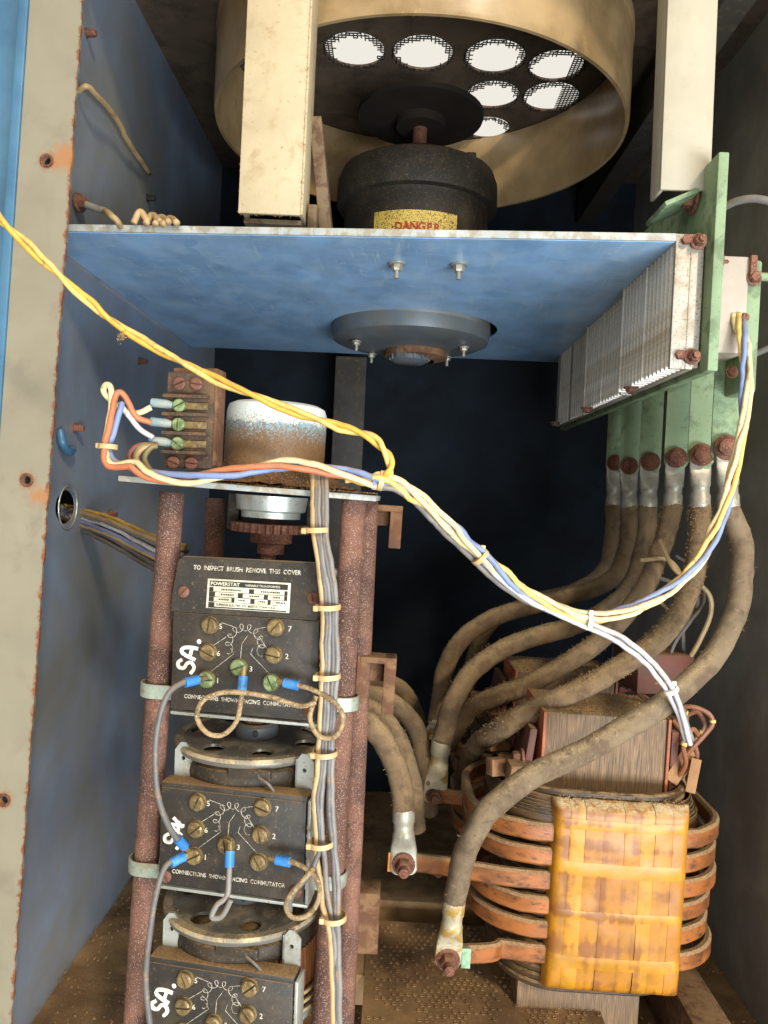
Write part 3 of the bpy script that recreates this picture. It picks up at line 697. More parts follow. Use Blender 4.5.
# ------------------------------------------------------------------ power cables
def fuzz(path, r, n, seed, parent, side=(0, 0, 1), name='dust_fuzz', size=.0011, mat='fuzz'):
    rs = random.Random(seed); pts = spline([V(p) for p in path], 14); mb = MB()
    for _ in range(n):
        i = rs.randrange(len(pts) - 1); p = pts[i].lerp(pts[i + 1], rs.random())
        t = (pts[i + 1] - pts[i]).normalized()
        d = V((rs.gauss(0, 1), rs.gauss(0, 1), rs.gauss(0, 1))) + V(side) * 1.1; d = (d - t * d.dot(t)).normalized()
        b = p + d * r * .97
        if rs.random() < .55: mb.grain(b + d * size * .3, size * rs.uniform(.5, 1.4))
        else:
            e = b + d * size * rs.uniform(1, 3.2) + t * size * rs.uniform(-2, 2); m = (b + e) / 2 + V((rs.uniform(-1, 1), rs.uniform(-1, 1), rs.uniform(-1, 1))) * size
            mb.tube([b, m, e], size * .2, 3, raw=True, cap=False)
    return stuff(mb.build(name, mat, parent, flat=True))
CABS = [
  ('front', [(727, 506, .660), (741, 545, .655), (739, 600, .64), (715, 655, .63), (664, 702, .61), (590, 748, .60), (530, 778, .595), (488, 812, .592), (464, 855, .605), (454, 902, .622)], .0098, 'cablegrey', 'thick grey cable sweeping across the front of the near transformer'),
  ('', [(700, 504, .737), (699, 540, .735), (690, 590, .73), (662, 635, .72), (612, 672, .71), (545, 705, .70), (495, 732, .72), (470, 756, .80), (462, 795, .90)], .0102, 'cable', 'fuzzy brown cable just above the front cable, second bus bar'),
  ('', [(673, 504, .817), (664, 540, .815), (642, 592, .81), (600, 640, .80), (545, 676, .80), (500, 696, .80), (468, 712, .82), (448, 745, .85)], .0105, 'cable', 'fuzzy brown cable third in order from bus bars to coil'),
  ('', [(648, 505, .892), (645, 540, .89), (628, 590, .885), (585, 622, .87), (525, 640, .85), (482, 662, .83), (455, 697, .81), (441, 742, .80)], .0112, 'cable', 'dusty brown cable ending in yellowed lug above copper bar'),
  ('', [(629, 506, .967), (627, 545, .965), (610, 580, .96), (565, 598, .95), (510, 612, .93), (468, 634, .92), (446, 668, .91), (437, 722, .90)], .0112, 'cable', 'uppermost dusty brown cable arching left in front of dark back'),
  ('', [(613, 505, 1.047), (611, 540, 1.045), (602, 572, 1.05), (570, 592, 1.06), (520, 606, 1.08), (480, 640, 1.1), (460, 720, 1.12)], .0108, 'cable', 'dark shadowed cable from the farthest bus bar'),
]
def lug(t, p, dn, r, mat, blade=.030, wide=1.15, end=None):
    """crimped barrel that flattens into a blade; with end given the blade runs through that point"""
    z = V(dn).normalized() if end is None else (end - p).normalized()
    ln = blade if end is None else (end - p).length + r * .9
    yv = V((0, 1, 0)); yv = (yv - z * yv.dot(z)).normalized(); x = yv.cross(z)
    Mt = M4(((x.x, yv.x, z.x, p.x), (x.y, yv.y, z.y, p.y), (x.z, yv.z, z.z, p.z), (0, 0, 0, 1)))
    prof = [(0, 1, 1), (.03, 1.04, 1.04), (.2, 1.04, 1.04), (.24, .93, .86), (.34, .93, .86), (.38, 1.03, 1.0), (.46, 1.05, .8), (.56, wide, .42), (.64, wide * 1.06, .2), (.92, wide * 1.06, .18), (.97, wide * .95, .18), (1., wide * .7, .17)]
    vs = []; fs = []; n = 20
    for (tz, ax, ay) in prof:
        for j in range(n):
            a = 2 * math.pi * j / n; c, s_ = math.cos(a), math.sin(a)
            e = 1 if ay > .7 else .45
            vs.append(Mt @ V((math.copysign(abs(c) ** e, c) * ax * r, math.copysign(abs(s_) ** e, s_) * ay * r, tz * ln)))
    for i in range(len(prof) - 1):
        for j in range(n): fs.append((i * n + j, i * n + (j + 1) % n, (i + 1) * n + (j + 1) % n, (i + 1) * n + j))
    fs.append(tuple(range(n))); fs.append(tuple((len(prof) - 1) * n + j for j in range(n)))
    MB().add(vs, fs).build('lug', mat, t, ang=50)
def power_cable(path, r, mat, label, lug0=None, lug1=None, nf=500, seed=1, grp='dusty brown power cables', term=None):
    pts = [P(*p) for p in path]
    t = thing('power_cable', M4.Translation(pts[0]), label, 'cable', grp)
    inv = M4.Translation(-pts[0]); loc = [inv @ p for p in pts]
    MB().tube([p + noise.noise_vector((p + pts[0]) * 30) * .0016 for p in spline(loc, 16)], r * .95, 22, jit=r * .055, js=120, raw=True).build('jacket', mat, t, ang=180)
    if lug0 is not None:
        q = BX[lug0]; lug(t, loc[0] + (loc[1] - loc[0]).normalized() * .003, None, r * .9, 'lug', .022, 1.05, inv @ (P(*q) + V((0, .0012 if lug0 else -.003, -.002))))
    if lug1: lug(t, loc[-1] - (loc[-1] - loc[-2]).normalized() * .003, loc[-1] - loc[-2], r * .9, lug1, .024, 1.15, (inv @ term) if term else None)
    if nf: fuzz(loc, r * .96, nf, seed, t, size=.0009)
    return t
power_cable(CABS[0][1], CABS[0][2], CABS[0][3], CABS[0][4], 0, 'lugyellow', 220, 1, term=TERM[(True, 5)])
for i, c in enumerate(CABS[1:]):
    power_cable(c[1], c[2], c[3], c[4], i + 1, 'lugyellow' if i in (2, 3) else None, (2600, 2000, 500, 400, 0)[i], 10 + i, term=TERM[(False, 2)] if i == 2 else None)
LC = [([(290, 740, .72), (330, 712, .70), (362, 718, .68), (388, 748, .67), (401, 785, .665), (404, 812, .665)], .0105, 'lug', 'brown cable curving out from behind variacs down to pale lug'),
      ([(300, 720, .76), (345, 702, .76), (378, 716, .75), (402, 748, .745), (413, 795, .745), (416, 830, .75)], .0102, None, 'brown cable tucked behind the one with the pale lug'),
      ([(300, 705, .84), (350, 692, .83), (390, 702, .82), (416, 730, .82), (428, 775, .82), (430, 812, .84)], .0104, None, 'brown cable curving right beside the yellowed lug'),
      ([(310, 690, .95), (355, 680, .94), (392, 684, .93), (412, 706, .93), (420, 740, .94), (421, 800, .95)], .011, None, 'hindmost brown cable arch beside the rusty bracket')]
for i, (pp, r, lg, lab) in enumerate(LC): power_cable(pp, r, 'cable', lab, None, lg, 260 if i < 3 else 0, 30 + i, term=TERM[(True, 2)] if i == 0 else None)

# terminal box and thin wires above the transformers
tag(MB().box((0, 0, 0), (.060, .06, .040), M4.Rotation(R(8), 3, 'Z'), bev=.002).build('connection_box', 'redplate', None, M4.Translation(P(652, 668, .80))), 'reddish brown box behind cables above the near transformer', 'box')
for pp, r, m, lab in (([(600, 640, .86), (628, 612, .84), (650, 600, .83), (668, 612, .83), (664, 650, .83), (650, 676, .83)], .002, 'w_tan', 'thin tan wire arching over the reddish box'),
                      ([(668, 690, .78), (672, 650, .78), (690, 622, .78), (704, 600, .79), (696, 570, .80), (676, 556, .81)], .0018, 'w_dgrey', 'thin dark wire rising beside the front cable'),
                      ([(610, 700, .79), (630, 690, .78), (650, 700, .77), (668, 716, .74), (684, 726, .72)], .0018, 'w_maroon', 'thin maroon wire lying on the dusty core top'),
                      ([(640, 560, .80), (668, 560, .80), (682, 580, .80), (678, 610, .80), (660, 640, .80), (655, 690, .80)], .0024, 'w_tan', 'thin tan wire looping left behind the second power cable'),
                      ([(660, 540, .79), (675, 570, .78), (706, 590, .77), (711, 612, .77), (700, 640, .77), (686, 664, .78)], .0024, 'w_tan', 'thin tan wire looping right between the two front cables'),
                      ([(650, 575, .81), (690, 590, .79), (697, 610, .79), (684, 625, .79), (684, 660, .79)], .0022, 'w_dgrey', 'thin dark wire dropping to blue sleeves'),
                      ([(570, 690, .78), (600, 700, .76), (640, 706, .75), (680, 722, .70), (690, 735, .69)], .0022, 'w_tan', 'tan wire lying on the dusty core top')):
    tag(MB().tube([P(*p) for p in pp], r, 8).build('thin_wire', m), lab, 'wire', 'thin wires above the transformers')
tag(MB().tube([P(686, 655, .785), P(684, 668, .785)], .0042, 10, raw=True).build('wire_sleeve', 'bluesleeve'), 'small blue crimp sleeve between the front cables', 'crimp sleeve')

# ------------------------------------------------------------------ floor rails, grille
tag(MB().box((.30, .80, ZC + ZF + .03), (.036, .52, .06), bev=.003).build('floor_rail', 'rustbracket'), 'dusty floor rail under the right side of the transformer', 'rail')
for lab, px, py, y, w_, h_, d_ in (('dusty cross rail behind the terminal lugs', 450, 905, .86, .34, .03, .05), ('dusty cross rail nearer on the floor', 440, 975, .74, .34, .03, .06)):
    q = P(px, py, y); tag(MB().box((q.x, q.y, q.z), (w_, d_, h_), bev=.003).build('floor_rail', 'floorpan'), lab, 'rail')
q = P(362, 915, .70); tag(MB().box((q.x, q.y, q.z), (.032, .03, .056), bev=.002).build('floor_bracket', 'rustbracket'), 'small rusty block bracket right of lower variac', 'bracket')
t = thing('floor_grille', M4.Translation(P(478, 985, .70)), 'dusty perforated grille on the floor below the copper bar', 'grille')
mb = MB(); rs = random.Random(8)
for i in range(-16, 17):
    for j in range(-14, 15):
        if rs.random() < .62 and abs(noise.noise(V((i * .15, j * .15, 4)))) < .32: mb.ring((i * .0062 + (j % 2) * .0031, j * .0066, .0004 * rs.random()), (rs.uniform(-.1, .1), rs.uniform(-.1, .1), 1), .0014, .0005, 8, 4)
stuff(mb.build('perforated_ring', 'floorpan', t))
MB().box((0, 0, -.0022), (.21, .20, .003)).build('sheet', 'floorpan', t)
mb = MB()
for _ in range(9000): mb.grain((rs.uniform(X0, X1), rs.uniform(.5, 1.25), ZC + ZF + .004), rs.uniform(.0006, .0022))
for _ in range(40):
    cx, cy = rs.uniform(-.1, .25), rs.uniform(.6, 1.0)
    for _ in range(60): mb.grain((cx + rs.gauss(0, .007), cy + rs.gauss(0, .007), ZC + ZF + .005 + abs(rs.gauss(0, .002))), rs.uniform(.0006, .002))
o = stuff(mb.build('floor_debris', 'grain', None, flat=True)); tag(o, 'loose brown grit strewn over the floor pan', 'grit')

# ------------------------------------------------------------------ variac stack
TI = .022; YS = .50; k = YS / F; KS = .54 / F
t = thing('stack_frame', frame(250, 490, .54, TI), 'rusty tube frame carrying the three variacs', 'frame')
fi = t.matrix_world.inverted()
def loc(px, py, y): return fi @ P(px, py, y)
for a, b, y, nm in (((172, 492), (134, 1045), .53, 60), ((354, 497), (322, 1045), .53, 60), ((216, 498), (190, 1045), .64, 30), ((368, 500), (343, 1045), .62, 30)):
    p0, p1 = loc(*a, y), loc(*b, y)
    MB().tube([p0.lerp(p1, i / nm) for i in range(nm + 1)], .0084, 24, jit=.00035, js=500, raw=True).build('tube', 'tube', t, ang=180)
pc = loc(257, 489, .545)
tp = MB().box((pc.x, pc.y + .035, pc.z), (.172, .145, .004), M4.Rotation(.012, 3, 'Y'), bev=.0008).build('top_plate', 'shelf_edge', t)
mb = MB(); rs = random.Random(2)
for _ in range(2600): mb.grain((pc.x + rs.uniform(-.084, .084), pc.y + rs.uniform(-.036, .1), pc.z + .0025 - (rs.uniform(-1, 1)) * .0), rs.uniform(.0003, .0011))
stuff(mb.build('grit', 'grain', tp, flat=True))
for by in (688, 863, 1036):
    xo = -(by - 688) * .068
    a = loc(143 + xo, by, .53); b = loc(357 + xo, by + 13, .53); y0 = a.y
    zc = (a.z + b.z) / 2; hw = (b.x - a.x) / 2; cx = (a.x + b.x) / 2; r_ = .0098
    path = []
    for s0 in (1, -1):
        for i in range(13):
            q = R(-90 + 180 * i / 12) if s0 == 1 else R(90 + 180 * i / 12); path.append((cx + s0 * (hw - r_) + r_ * math.cos(q), y0 + r_ * math.sin(q)))
    v, f = strap(path, .0014, .0098, zc); MB().add(v, f).build('clamp_strap', 'strap', t)
for bx, by, y, hh in ((385, 505, .63, 42), (379, 655, .62, 56)):
    q = loc(bx, by, y); kk = y / F; b = MB(kk)
    p = q / kk
    b.box((p.x, p.y, p.z - 3), (36, 26, 6), bev=.8); b.box((p.x + 12, p.y, p.z - hh / 2), (12, 24, hh), bev=1); b.box((p.x - 16, p.y, p.z - hh * .4), (10, 24, hh * .8), bev=1)
    b.box((p.x - 2, p.y + 8, p.z - hh * .3), (32, 4, hh * .4), bev=.5)
    b.build('rear_bracket', 'rustbracket', t)
# drive motor on the plate
t = thing('drive_motor', frame(266, 487, .555, TI), 'pale blue drive motor can with flaked white top on the stack', 'motor')
kk = .555 / F
MB(kk).lathe([(52, 2), (52.5, 50), (52, 78), (50, 84), (44, 87), (0, 88)], 48, M4.Translation((0, 42, 0))).build('can', 'canblue', t)
mb = MB(kk); prof = []
for i in range(13):
    a = i / 12; prof.append((50 + 44 * a, 22 * (1 - a) ** 1.6 + .6))
mb.lathe(prof, 56, M4.Translation((0, 40, 2)) @ M4.Diagonal((.95, .82, 1, 1)))
for i, v in enumerate(mb.v): mb.v[i] = v + V((0, 0, 1)) * .0022 * noise.noise(v * 160) + V((0, 0, 1)) * .0012 * noise.noise(v * 500)
m = stuff(mb.build('dust_mound', 'mound', t, ang=180))
mb = MB(kk)
for _ in range(1500):
    a = random.uniform(math.pi, 2 * math.pi); q = random.random() ** 1.5; rr = 51 + 42 * q
    mb.grain((rr * math.cos(a) * .95, 40 + rr * math.sin(a) * .82, 24 * (1 - q) ** 1.6 + 2 + random.uniform(-1, 3)), random.uniform(.6, 1.7))
for _ in range(2600):
    a = random.uniform(math.pi, 2 * math.pi); q = random.random() ** 1.7
    mb.grain((52.4 * math.cos(a), 42 + 52.4 * math.sin(a), 16 + 52 * q), random.uniform(.35, 1.0))
stuff(mb.build('dust_grain', 'grain', t, flat=True))
MB(kk).lathe([(38, -9), (36, -24), (31, -26), (31, -32), (0, -32)], 40, M4.Translation((0, 42, 0))).build('gearbox', 'zinc', t)
MB(kk).tube([(0, 42, -30), (0, 42, -86)], 8, 16, raw=True).build('shaft', 'rust', t)
pts = []
for i in range(64):
    rr = 41 if i % 2 else 37.5
    for dd in (-.3, .3): a = 2 * math.pi * (i + dd) / 64; pts.append((rr * math.cos(a), 42 + rr * math.sin(a)))
MB(kk).plate(pts, [], 9, M4.Translation((0, 0, -47))).build('gear', 'rust', t)
MB(kk).lathe([(22, -47), (22, -58), (14, -60), (14, -70), (0, -70)], 24, M4.Translation((2, 42, 0))).build('gear_hub', 'rust', t)
MB(kk).box((-42, 60, -28), (12, 20, 38), bev=1).build('limit_switch', 'blackiron', t)
MB(kk).box((44, 60, -24), (14, 20, 28), bev=1).build('limit_switch', 'blackiron', t)

def stroke(mb, pts, r, res=5): mb.tube([(x, y, z) for x, y, z in pts], r, 6, res=res, flat=1.)
def variac(i, ref, label, cover, hw):
    t = thing('variac', frame(ref[0], ref[1], YS + .010, -.012, R(-10)), label, 'variac', 'stacked variable transformers')
    k = (YS + .005) / F * 1.055
    # local px: x right from the panel's left edge, z up from the panel's upper edge, y back
    pn = MB(k).box((73, 3, -47), (146, 6, 94), bev=1.2).build('terminal_panel', 'bakelite', t)
    MB(k).box((75, 8, -97.5), (150, 16, 3), bev=.5).build('lower_bracket', 'zinc', t)
    MB(k).box((149, 12, -47), (3, 22, 98), bev=.5).build('side_bracket', 'zinc', t)
    rs = random.Random(40 + i)
    for (x, z) in ((39, -10), (38, -36), (37, -62), (104, -8), (103, -34), (102, -60), (69, -48)):
        mt = 'greenscrew' if (cover and (z < -58 or x == 69)) else 'brass'
        MB(k).lathe([(8.6, 0), (8.4, 1.2), (0, 1.2)], 18, M4.Translation((x, 0, z)) @ M4.Rotation(R(90), 4, 'X')).build('washer', 'brass', pn)
        MB(k).screw((x, -1.2, z), (0, -1, 0), 7.6, 5.2, rs.uniform(0, 3.1), .12).build('terminal_screw', mt, pn)
    MB(k).screw((139, 0, -84), (0, -1, 0), 5.8, 2.2, .6, .12).build('corner_screw', 'redscrew', pn)
    if not cover: MB(k).screw((8, 0, -86), (0, -1, 0), 5.8, 2.4, 2.2, .12).build('corner_screw', 'redscrew', pn)
    # printed diagram
    d = MB(k); e = -.35
    loops = []
    for j in range(9 * 14 + 1):
        s = j / 14.0; a = R(205 - 230 * s / 9); bx, bz = 74 + 16 * math.cos(a), -27 + 17 * math.sin(a)
        if s < 1: pass
        q = s * 2 * math.pi; loops.append((bx + 3.4 * math.cos(q + a), e, bz + 3.4 * math.sin(q + a)))
    d.tube(loops, .27, 4, raw=True)
    for ln in (((50, -7), (66, -11)), ((43, -29), (60, -17)), ((40, -55), (63, -36), (60, -31)), ((97, -8), (84, -11)), ((97, -30), (88, -18)), ((100, -53), (80, -35), (82, -29)), ((70, -41), (71, -26), (77, -17))):
        d.tube([(a, e, b) for a, b in ln], .27, 4, raw=True)
    d.build('printed_diagram', 'ink', pn)
    for s_, x, z in (('7', 116, -11), ('2', 114, -37), ('3', 79, -51.5), ('5', 47.5, -13), ('6', 46, -39), ('1', 46, -65)):
        text(s_, 'number', 7.2 * k, 'ink', pn, M4.Translation((x * k, -.0003, z * k)) @ FRONT, bold=.00005)
    text('CONNECTIONS  SHOWN  FACING  COMMUTATOR', 'lettering', 5.6 * k, 'ink', pn, M4.Translation((14 * k, -.0003, -82 * k)) @ FRONT, bold=.00005, sx=.87)
    # hand painted mark, read from the side
    h = MB(k)
    A = M4.Rotation(R(-76 if cover else -72), 4, 'Y'); ox, oz = hw
    def hp(u, v_): q = A @ V((u, 0, v_)); return (ox + q.x, -.5, oz + q.z)
    stroke(h, [hp(10, 13), hp(6, 16), hp(2, 14), hp(3, 9), hp(8, 7), hp(10, 3), hp(6, -1), hp(0, 1)], 1.85)
    if i == 1: 
        stroke(h, [hp(14, 0), hp(17, 10), hp(19, 15), hp(22, 8), hp(24, 1)], 1.8); stroke(h, [hp(15, 5), hp(20, 6), hp(26, 8)], 1.8); stroke(h, [hp(22, 2), hp(27, 14)], 1.7)
    else:
        stroke(h, [hp(14, 0), hp(15, 9), hp(17, 15), hp(21, 15), hp(24, 8), hp(25, 0)], 1.85); stroke(h, [hp(14, 6), hp(20, 6), hp(26, 6)], 1.8)
        h.lathe([(2.3, 0), (1.2, .6), (0, .7)], 10, M4.Translation(hp(32, 1)) @ M4.Rotation(R(90), 4, 'X'))
    h.build('painted_mark', 'paintwhite', pn)
    if cover:
        a = .10
        Mc = M4.Translation((2 * k, 0, 0)) @ M4.Rotation(-a, 4, 'X')
        out = [(0, .6), (146, .6), (146, 18), (141, 50), (138, 53), (8, 53), (4, 50), (0, 18)]
        c = MB(k).plate(out, [], 12, M4(((1, 0, 0, -2), (0, 0, 1, 0), (0, 1, 0, 0), (0, 0, 0, 1)))).build('brush_cover', 'bakelite', t, M4.Rotation(-a, 4, 'X'))
        MB(k).box((72, 14, 52.5), (134, 27, 4.5), bev=2).build('top_lip', 'bakelite', c)
        MB(k).screw((10, 0, 20), (0, -1, 0), 5.6, 2.6, .8, .12).build('cover_screw', 'redscrew', c); MB(k).screw((139, 0, 21), (0, -1, 0), 5.6, 2.6, 1.8, .12).build('cover_screw', 'redscrew', c)
        text('TO  INSPECT  BRUSH  REMOVE  THIS  COVER', 'lettering', 6.0 * k, 'ink', c, M4.Translation((18 * k, -.0003, 42 * k)) @ FRONT, bold=.00009, sx=.89)
        npl = MB(k).box((75, -.4, 20), (83, .8, 28), bev=.35).build('nameplate', 'cream', c)
        pr = MB(k)
        def rect(x0, x1, z0, z1): pr.box(((x0 + x1) / 2, -.95, (z0 + z1) / 2), (x1 - x0, .2, z1 - z0))
        X_, Z_ = 36, 7.5
        rect(X_, X_ + 78, Z_ + 19.6, Z_ + 24.8)
        for r_, cells in ((14.6, ((0, 4), (40, 45), (75, 78))), (9.9, ((0, 6), (29, 34), (55, 59), (75, 78))), (5.2, ((0, 5), (23, 26), (42, 46), (59, 62)))):
            for a_, b_ in cells: rect(X_ + a_, X_ + b_, Z_ + r_, Z_ + r_ + 4)
        rect(X_, X_ + 6, Z_ - .3, Z_ + 4.2); rect(X_, X_ + 78, Z_ - .9, Z_ + .2)
        rect(X_, X_ + 78, Z_ + 14.1, Z_ + 14.5); rect(X_, X_ + 78, Z_ + 9.4, Z_ + 9.8); rect(X_, X_ + 78, Z_ + 4.7, Z_ + 5.0)
        rz = random.Random(9)
        for r_, spans in ((16, ((12, 32), (52, 70))), (11.3, ((12, 24), (40, 50), (64, 71))), (6.6, ((10, 20), (30, 37), (50, 56), (67, 76)))):
            for a_, b_ in spans:
                x_ = a_
                while x_ < b_: l_ = rz.uniform(.7, 1.6); rect(X_ + x_, X_ + x_ + l_, Z_ + r_, Z_ + r_ + 1.5); x_ += l_ + .6
        pr.build('printed_blocks', 'dark', npl)
        text('POWERSTAT', 'lettering', 4.6 * k, 'cream', npl, M4.Translation(((X_ + 1) * k, -.0009, (Z_ + 20.6) * k)) @ FRONT, bold=.00006, sx=1.1)
        text('VARIABLE TRANSFORMER', 'lettering', 3.0 * k, 'cream', npl, M4.Translation(((X_ + 36) * k, -.0009, (Z_ + 21) * k)) @ FRONT, sx=1.0)
        for s_, a_, b_ in (('136B', 10, 15.4), ('240', 50, 15.4), ('50/60', 12, 10.6), ('22', 40, 10.6), ('6.2', 64, 10.6), ('0-280', 9, 5.9), ('28', 30, 5.9), ('7.8', 49, 5.9)): pass
        text('SUPERIOR ELECTRIC CO  BRISTOL CONN U S A', 'lettering', 2.9 * k, 'dark', npl, M4.Translation(((X_ + 8) * k, -.0008, (Z_ + 1.3) * k)) @ FRONT, sx=.95)
    else:
        MB(k).box((73, 11, 1.5), (147, 20, 7), bev=1.2).build('top_ledge', 'bakelite', pn)
        for x in (12, 137):
            u = MB(k).plate([(-9, 0), (9, 0), (9, 26), (2, 34), (-3, 34), (-9, 26)], [circ(0, 18, 2.2, 10)], 2, M4.Translation((x, 22, 4)) @ M4(((1, 0, 0, 0), (0, 0, 1, 0), (0, 1, 0, 0), (0, 0, 0, 1))))
            u.box((x + (8 if x < 70 else -8), 34, 18), (2, 24, 28)); u.build('upright_bracket', 'zinc', t)
    # body: disc, coil, windings
    Mc = M4.Translation((66, 84, 0))
    if not cover:
        ho = [circ(60 * math.cos(R(a)), 60 * math.sin(R(a)), 11.5, 18) for a in (-115, -65, -15, 35, 85, 135, 185, 235 - 360 + 5) if True][:7]
        dsc = MB(k).plate(circ(0, 0, 83, 72), ho, 3, Mc @ M4.Translation((0, 0, 30))).build('brush_disc', 'disc', t)
        MB(k).lathe([(83.4, 32.4), (84.4, 29), (83, 25), (78, 24)], 72, Mc, cap=False).build('disc_rim', 'disc', dsc)
        MB(k).lathe([(75, 33.1), (83.2, 33.1), (84.6, 31), (84.6, 29.5)], 72, Mc, cap=False).build('dusty_rim', 'dustrim', dsc)
        MB(k).lathe([(22, 33), (22, 44), (19, 47), (0, 47)], 32, Mc).build('hub', 'flange', dsc)
        MB(k).lathe([(15, 47), (15, 56), (0, 56)], 6, Mc).build('hub_nut', 'rust', dsc)
        MB(k).bolt((72, 62, 40), (.5, -1, 0), 3, 2, 0).build('set_screw', 'dark', dsc)
        mb = MB(k)
        for _ in range(700):
            a = rs.uniform(0, 6.28); q = rs.uniform(24, 83) if rs.random() < .4 else rs.uniform(72, 84)
            if all((q * math.cos(a) - h_[0][0] + 11.5) ** 2 + (q * math.sin(a) - h_[0][1]) ** 2 > 150 for h_ in ho): mb.grain((66 + q * math.cos(a), 84 + q * math.sin(a), 33.2), rs.uniform(.3, .9))
        stuff(mb.build('grit', 'crust', dsc, flat=True))
        MB(k).box((88, 5.5, 20), (42, 6, 9), bev=.8).build('brush_holder', 'blackiron', t)
        MB(k).tube([(98, 3, 18), (108, -1, 15), (112, 2, 9), (112, 8, 3)], 1.4, 8).build('brush_lead', 'w_dgrey', t)
    MB(k).lathe([(60, 24), (70, 23), (73, 18), (75, -60), (72, -70), (60, -72)], 64, Mc).build('core', 'coilbody', t)
    mb = MB(k)
    for j in range(0, 90):
        a = R(4 * j); 
        mb.tube([(68 + 75 * math.cos(a), 86 + 75 * math.sin(a), 0), (68 + 76.5 * math.cos(a), 86 + 76.5 * math.sin(a), -25), (68 + 76 * math.cos(a), 86 + 76 * math.sin(a), -60)], 1.7, 5, raw=True)
    mb.build('winding', 'windings', t)
    MB(k).lathe([(78, -62), (82, -64), (82, -70), (78, -74), (70, -75)], 64, Mc, cap=False).build('lower_flange', 'zinc', t)
    for j, z in enumerate((-38, -46, -54)):
        MB(k).ring((72, 88, z), (.06, 0, 1), 78 + j, 2.2, 48, 6).build('lead_turn', 'w_tan', t)
    MB(k).box((158, 62, -8), (3, 16, 44), M4.Rotation(R(8), 3, 'Y'), bev=.4).build('paper_tab', 'paper', t)
    MB(k).lathe([(72, 20), (77, 18), (78, 10), (77, 2), (74, 2)], 64, Mc, cap=False).build('end_cap', 'disc' if cover else 'blackiron', t)
    if cover:
        MB(k).lathe([(76, 34), (77, 32), (77, 30), (76, 28)], 64, Mc, cap=False).build('trim_ring', 'zinc', t)
        MB(k).tube([(140, 60, 40), (168, 58, 36)], 5, 12, raw=True).build('rod_end', 'zinc', t)
    mb = MB(k)
    for _ in range(420): mb.grain((rs.uniform(0, 146), rs.uniform(2, 18) , (5.2 if not cover else .5)), rs.uniform(.3, 1.1)) if not cover else None
    if mb.v: stuff(mb.build('grit', 'grain', pn, flat=True))
    return t
variac(0, (173, 612), 'top variac with black brush cover and cream nameplate', True, (21, -58))
variac(1, (161, 787), 'middle variac with black terminal panel under its steel disc', False, (19, -58))
variac(2, (149, 962), 'lowest variac cut off by the bottom of the picture', False, (18, -50))

# ------------------------------------------------------------------ terminal block
t = thing('terminal_block', frame(185, 470, .535, TI - .02, R(-8)), 'dusty brown three-pole terminal block on the stack plate', 'terminal block')
kk = .535 / F
b = MB(kk).box((2, 10, 50), (50, 20, 96), bev=2).build('base', 'tblock', t)
MB(kk).box((5, 16, 54), (48, 24, 98), bev=2).build('mount_plate', 'rustbracket', t)
for z in (73, 55, 36, 17): MB(kk).box((0, -2, z), (47, 14, 3.6), bev=1.2).build('barrier', 'tblock', b)
for j, z in enumerate((64, 45, 26)):
    MB(kk).box((5, -1.2, z), (34, 2.4, 7), bev=.5).build('terminal_strip', 'brass', b)
    s = MB(kk).screw((-7, -2.6, z), (0, -1, 0), 6.6, 5, .5 + j, .12).build('terminal_screw', 'greenscrew', b)
    c = MB(kk).tube([(-36, -4, z + 2), (-20, -3.5, z + 1), (-14, -3, z)], [4.6, 4.6, 3.2], 12, raw=True).build('crimp_sleeve', 'clearsleeve', b)
for x, z in ((-9, 86), (9, 86), (-12, 7), (7, 7)): MB(kk).screw((x, 0, z), (0, -1, 0), 6.6, 4, random.uniform(-.5, .5), .12).build('mount_screw', 'redscrew', b)

# ------------------------------------------------------------------ wires
def wire(name, pts, r, mat, label, n=10, raw=False, group=None):
    pts = [V(p) for p in pts] if raw else spline([V(p) for p in pts], 10)
    sd = len(bpy.data.objects) * .37
    pts = [p + noise.noise_vector(p * 55 + V((sd, 0, 0))) * .0011 + noise.noise_vector(p * 170 + V((0, sd, 0))) * .00035 for p in pts]
    return tag(MB().tube(pts, r, n, raw=True).build(name, mat, ang=180), label, 'wire', group)
def px(l): return [P(*p) for p in l]
def tie(p, d, r, label, mat='tie', tailv=(-1, 0, .1)):
    t = thing('cable_tie', M4.Translation(p), label, 'cable tie', 'cable ties')
    d = V(d).normalized(); M = d.to_track_quat('Z', 'Y').to_matrix().to_4x4()
    MB().lathe([(r, -.0016), (r + .0008, -.0016), (r + .0008, .0016), (r, .0016), (r, -.0016)], 18, M).build('band', mat, t)
    tv = V(tailv).normalized(); 
    MB().box(tv * (r + .0010), (.0034, .0030, .0036), bev=.0006).build('head', mat, t)
    return t
# yellow pair from the left
yp = px([(-14, 205, .50), (20, 238, .505), (75, 290, .51), (125, 330, .515), (200, 372, .51), (270, 402, .505), (330, 424, .50), (368, 436, .495), (388, 456, .492), (388, 474, .492), (372, 480, .495), (345, 478, .498)])
for j, ph in enumerate((0, math.pi)): wire('control_wire', strand(yp, .0017, 5.5, ph, 12, .4), .00185, ('w_yellow', 'w_yellow2')[j], ('deep', 'pale')[j] + ' yellow wire of the twisted pair crossing the beige stile', raw=True, group='yellow twisted pair')
fz_ = MB(); rs = random.Random(11)
pb = P(121, 334, .512)
for _ in range(60): fz_.grain(pb + V((rs.gauss(0, .0012), 0, rs.gauss(-.0015, .0020))), .0012)
tag(fz_.build('dust_clump', 'fuzz', flat=True), 'crumb of dried fluff hanging on the yellow pair', 'dust')
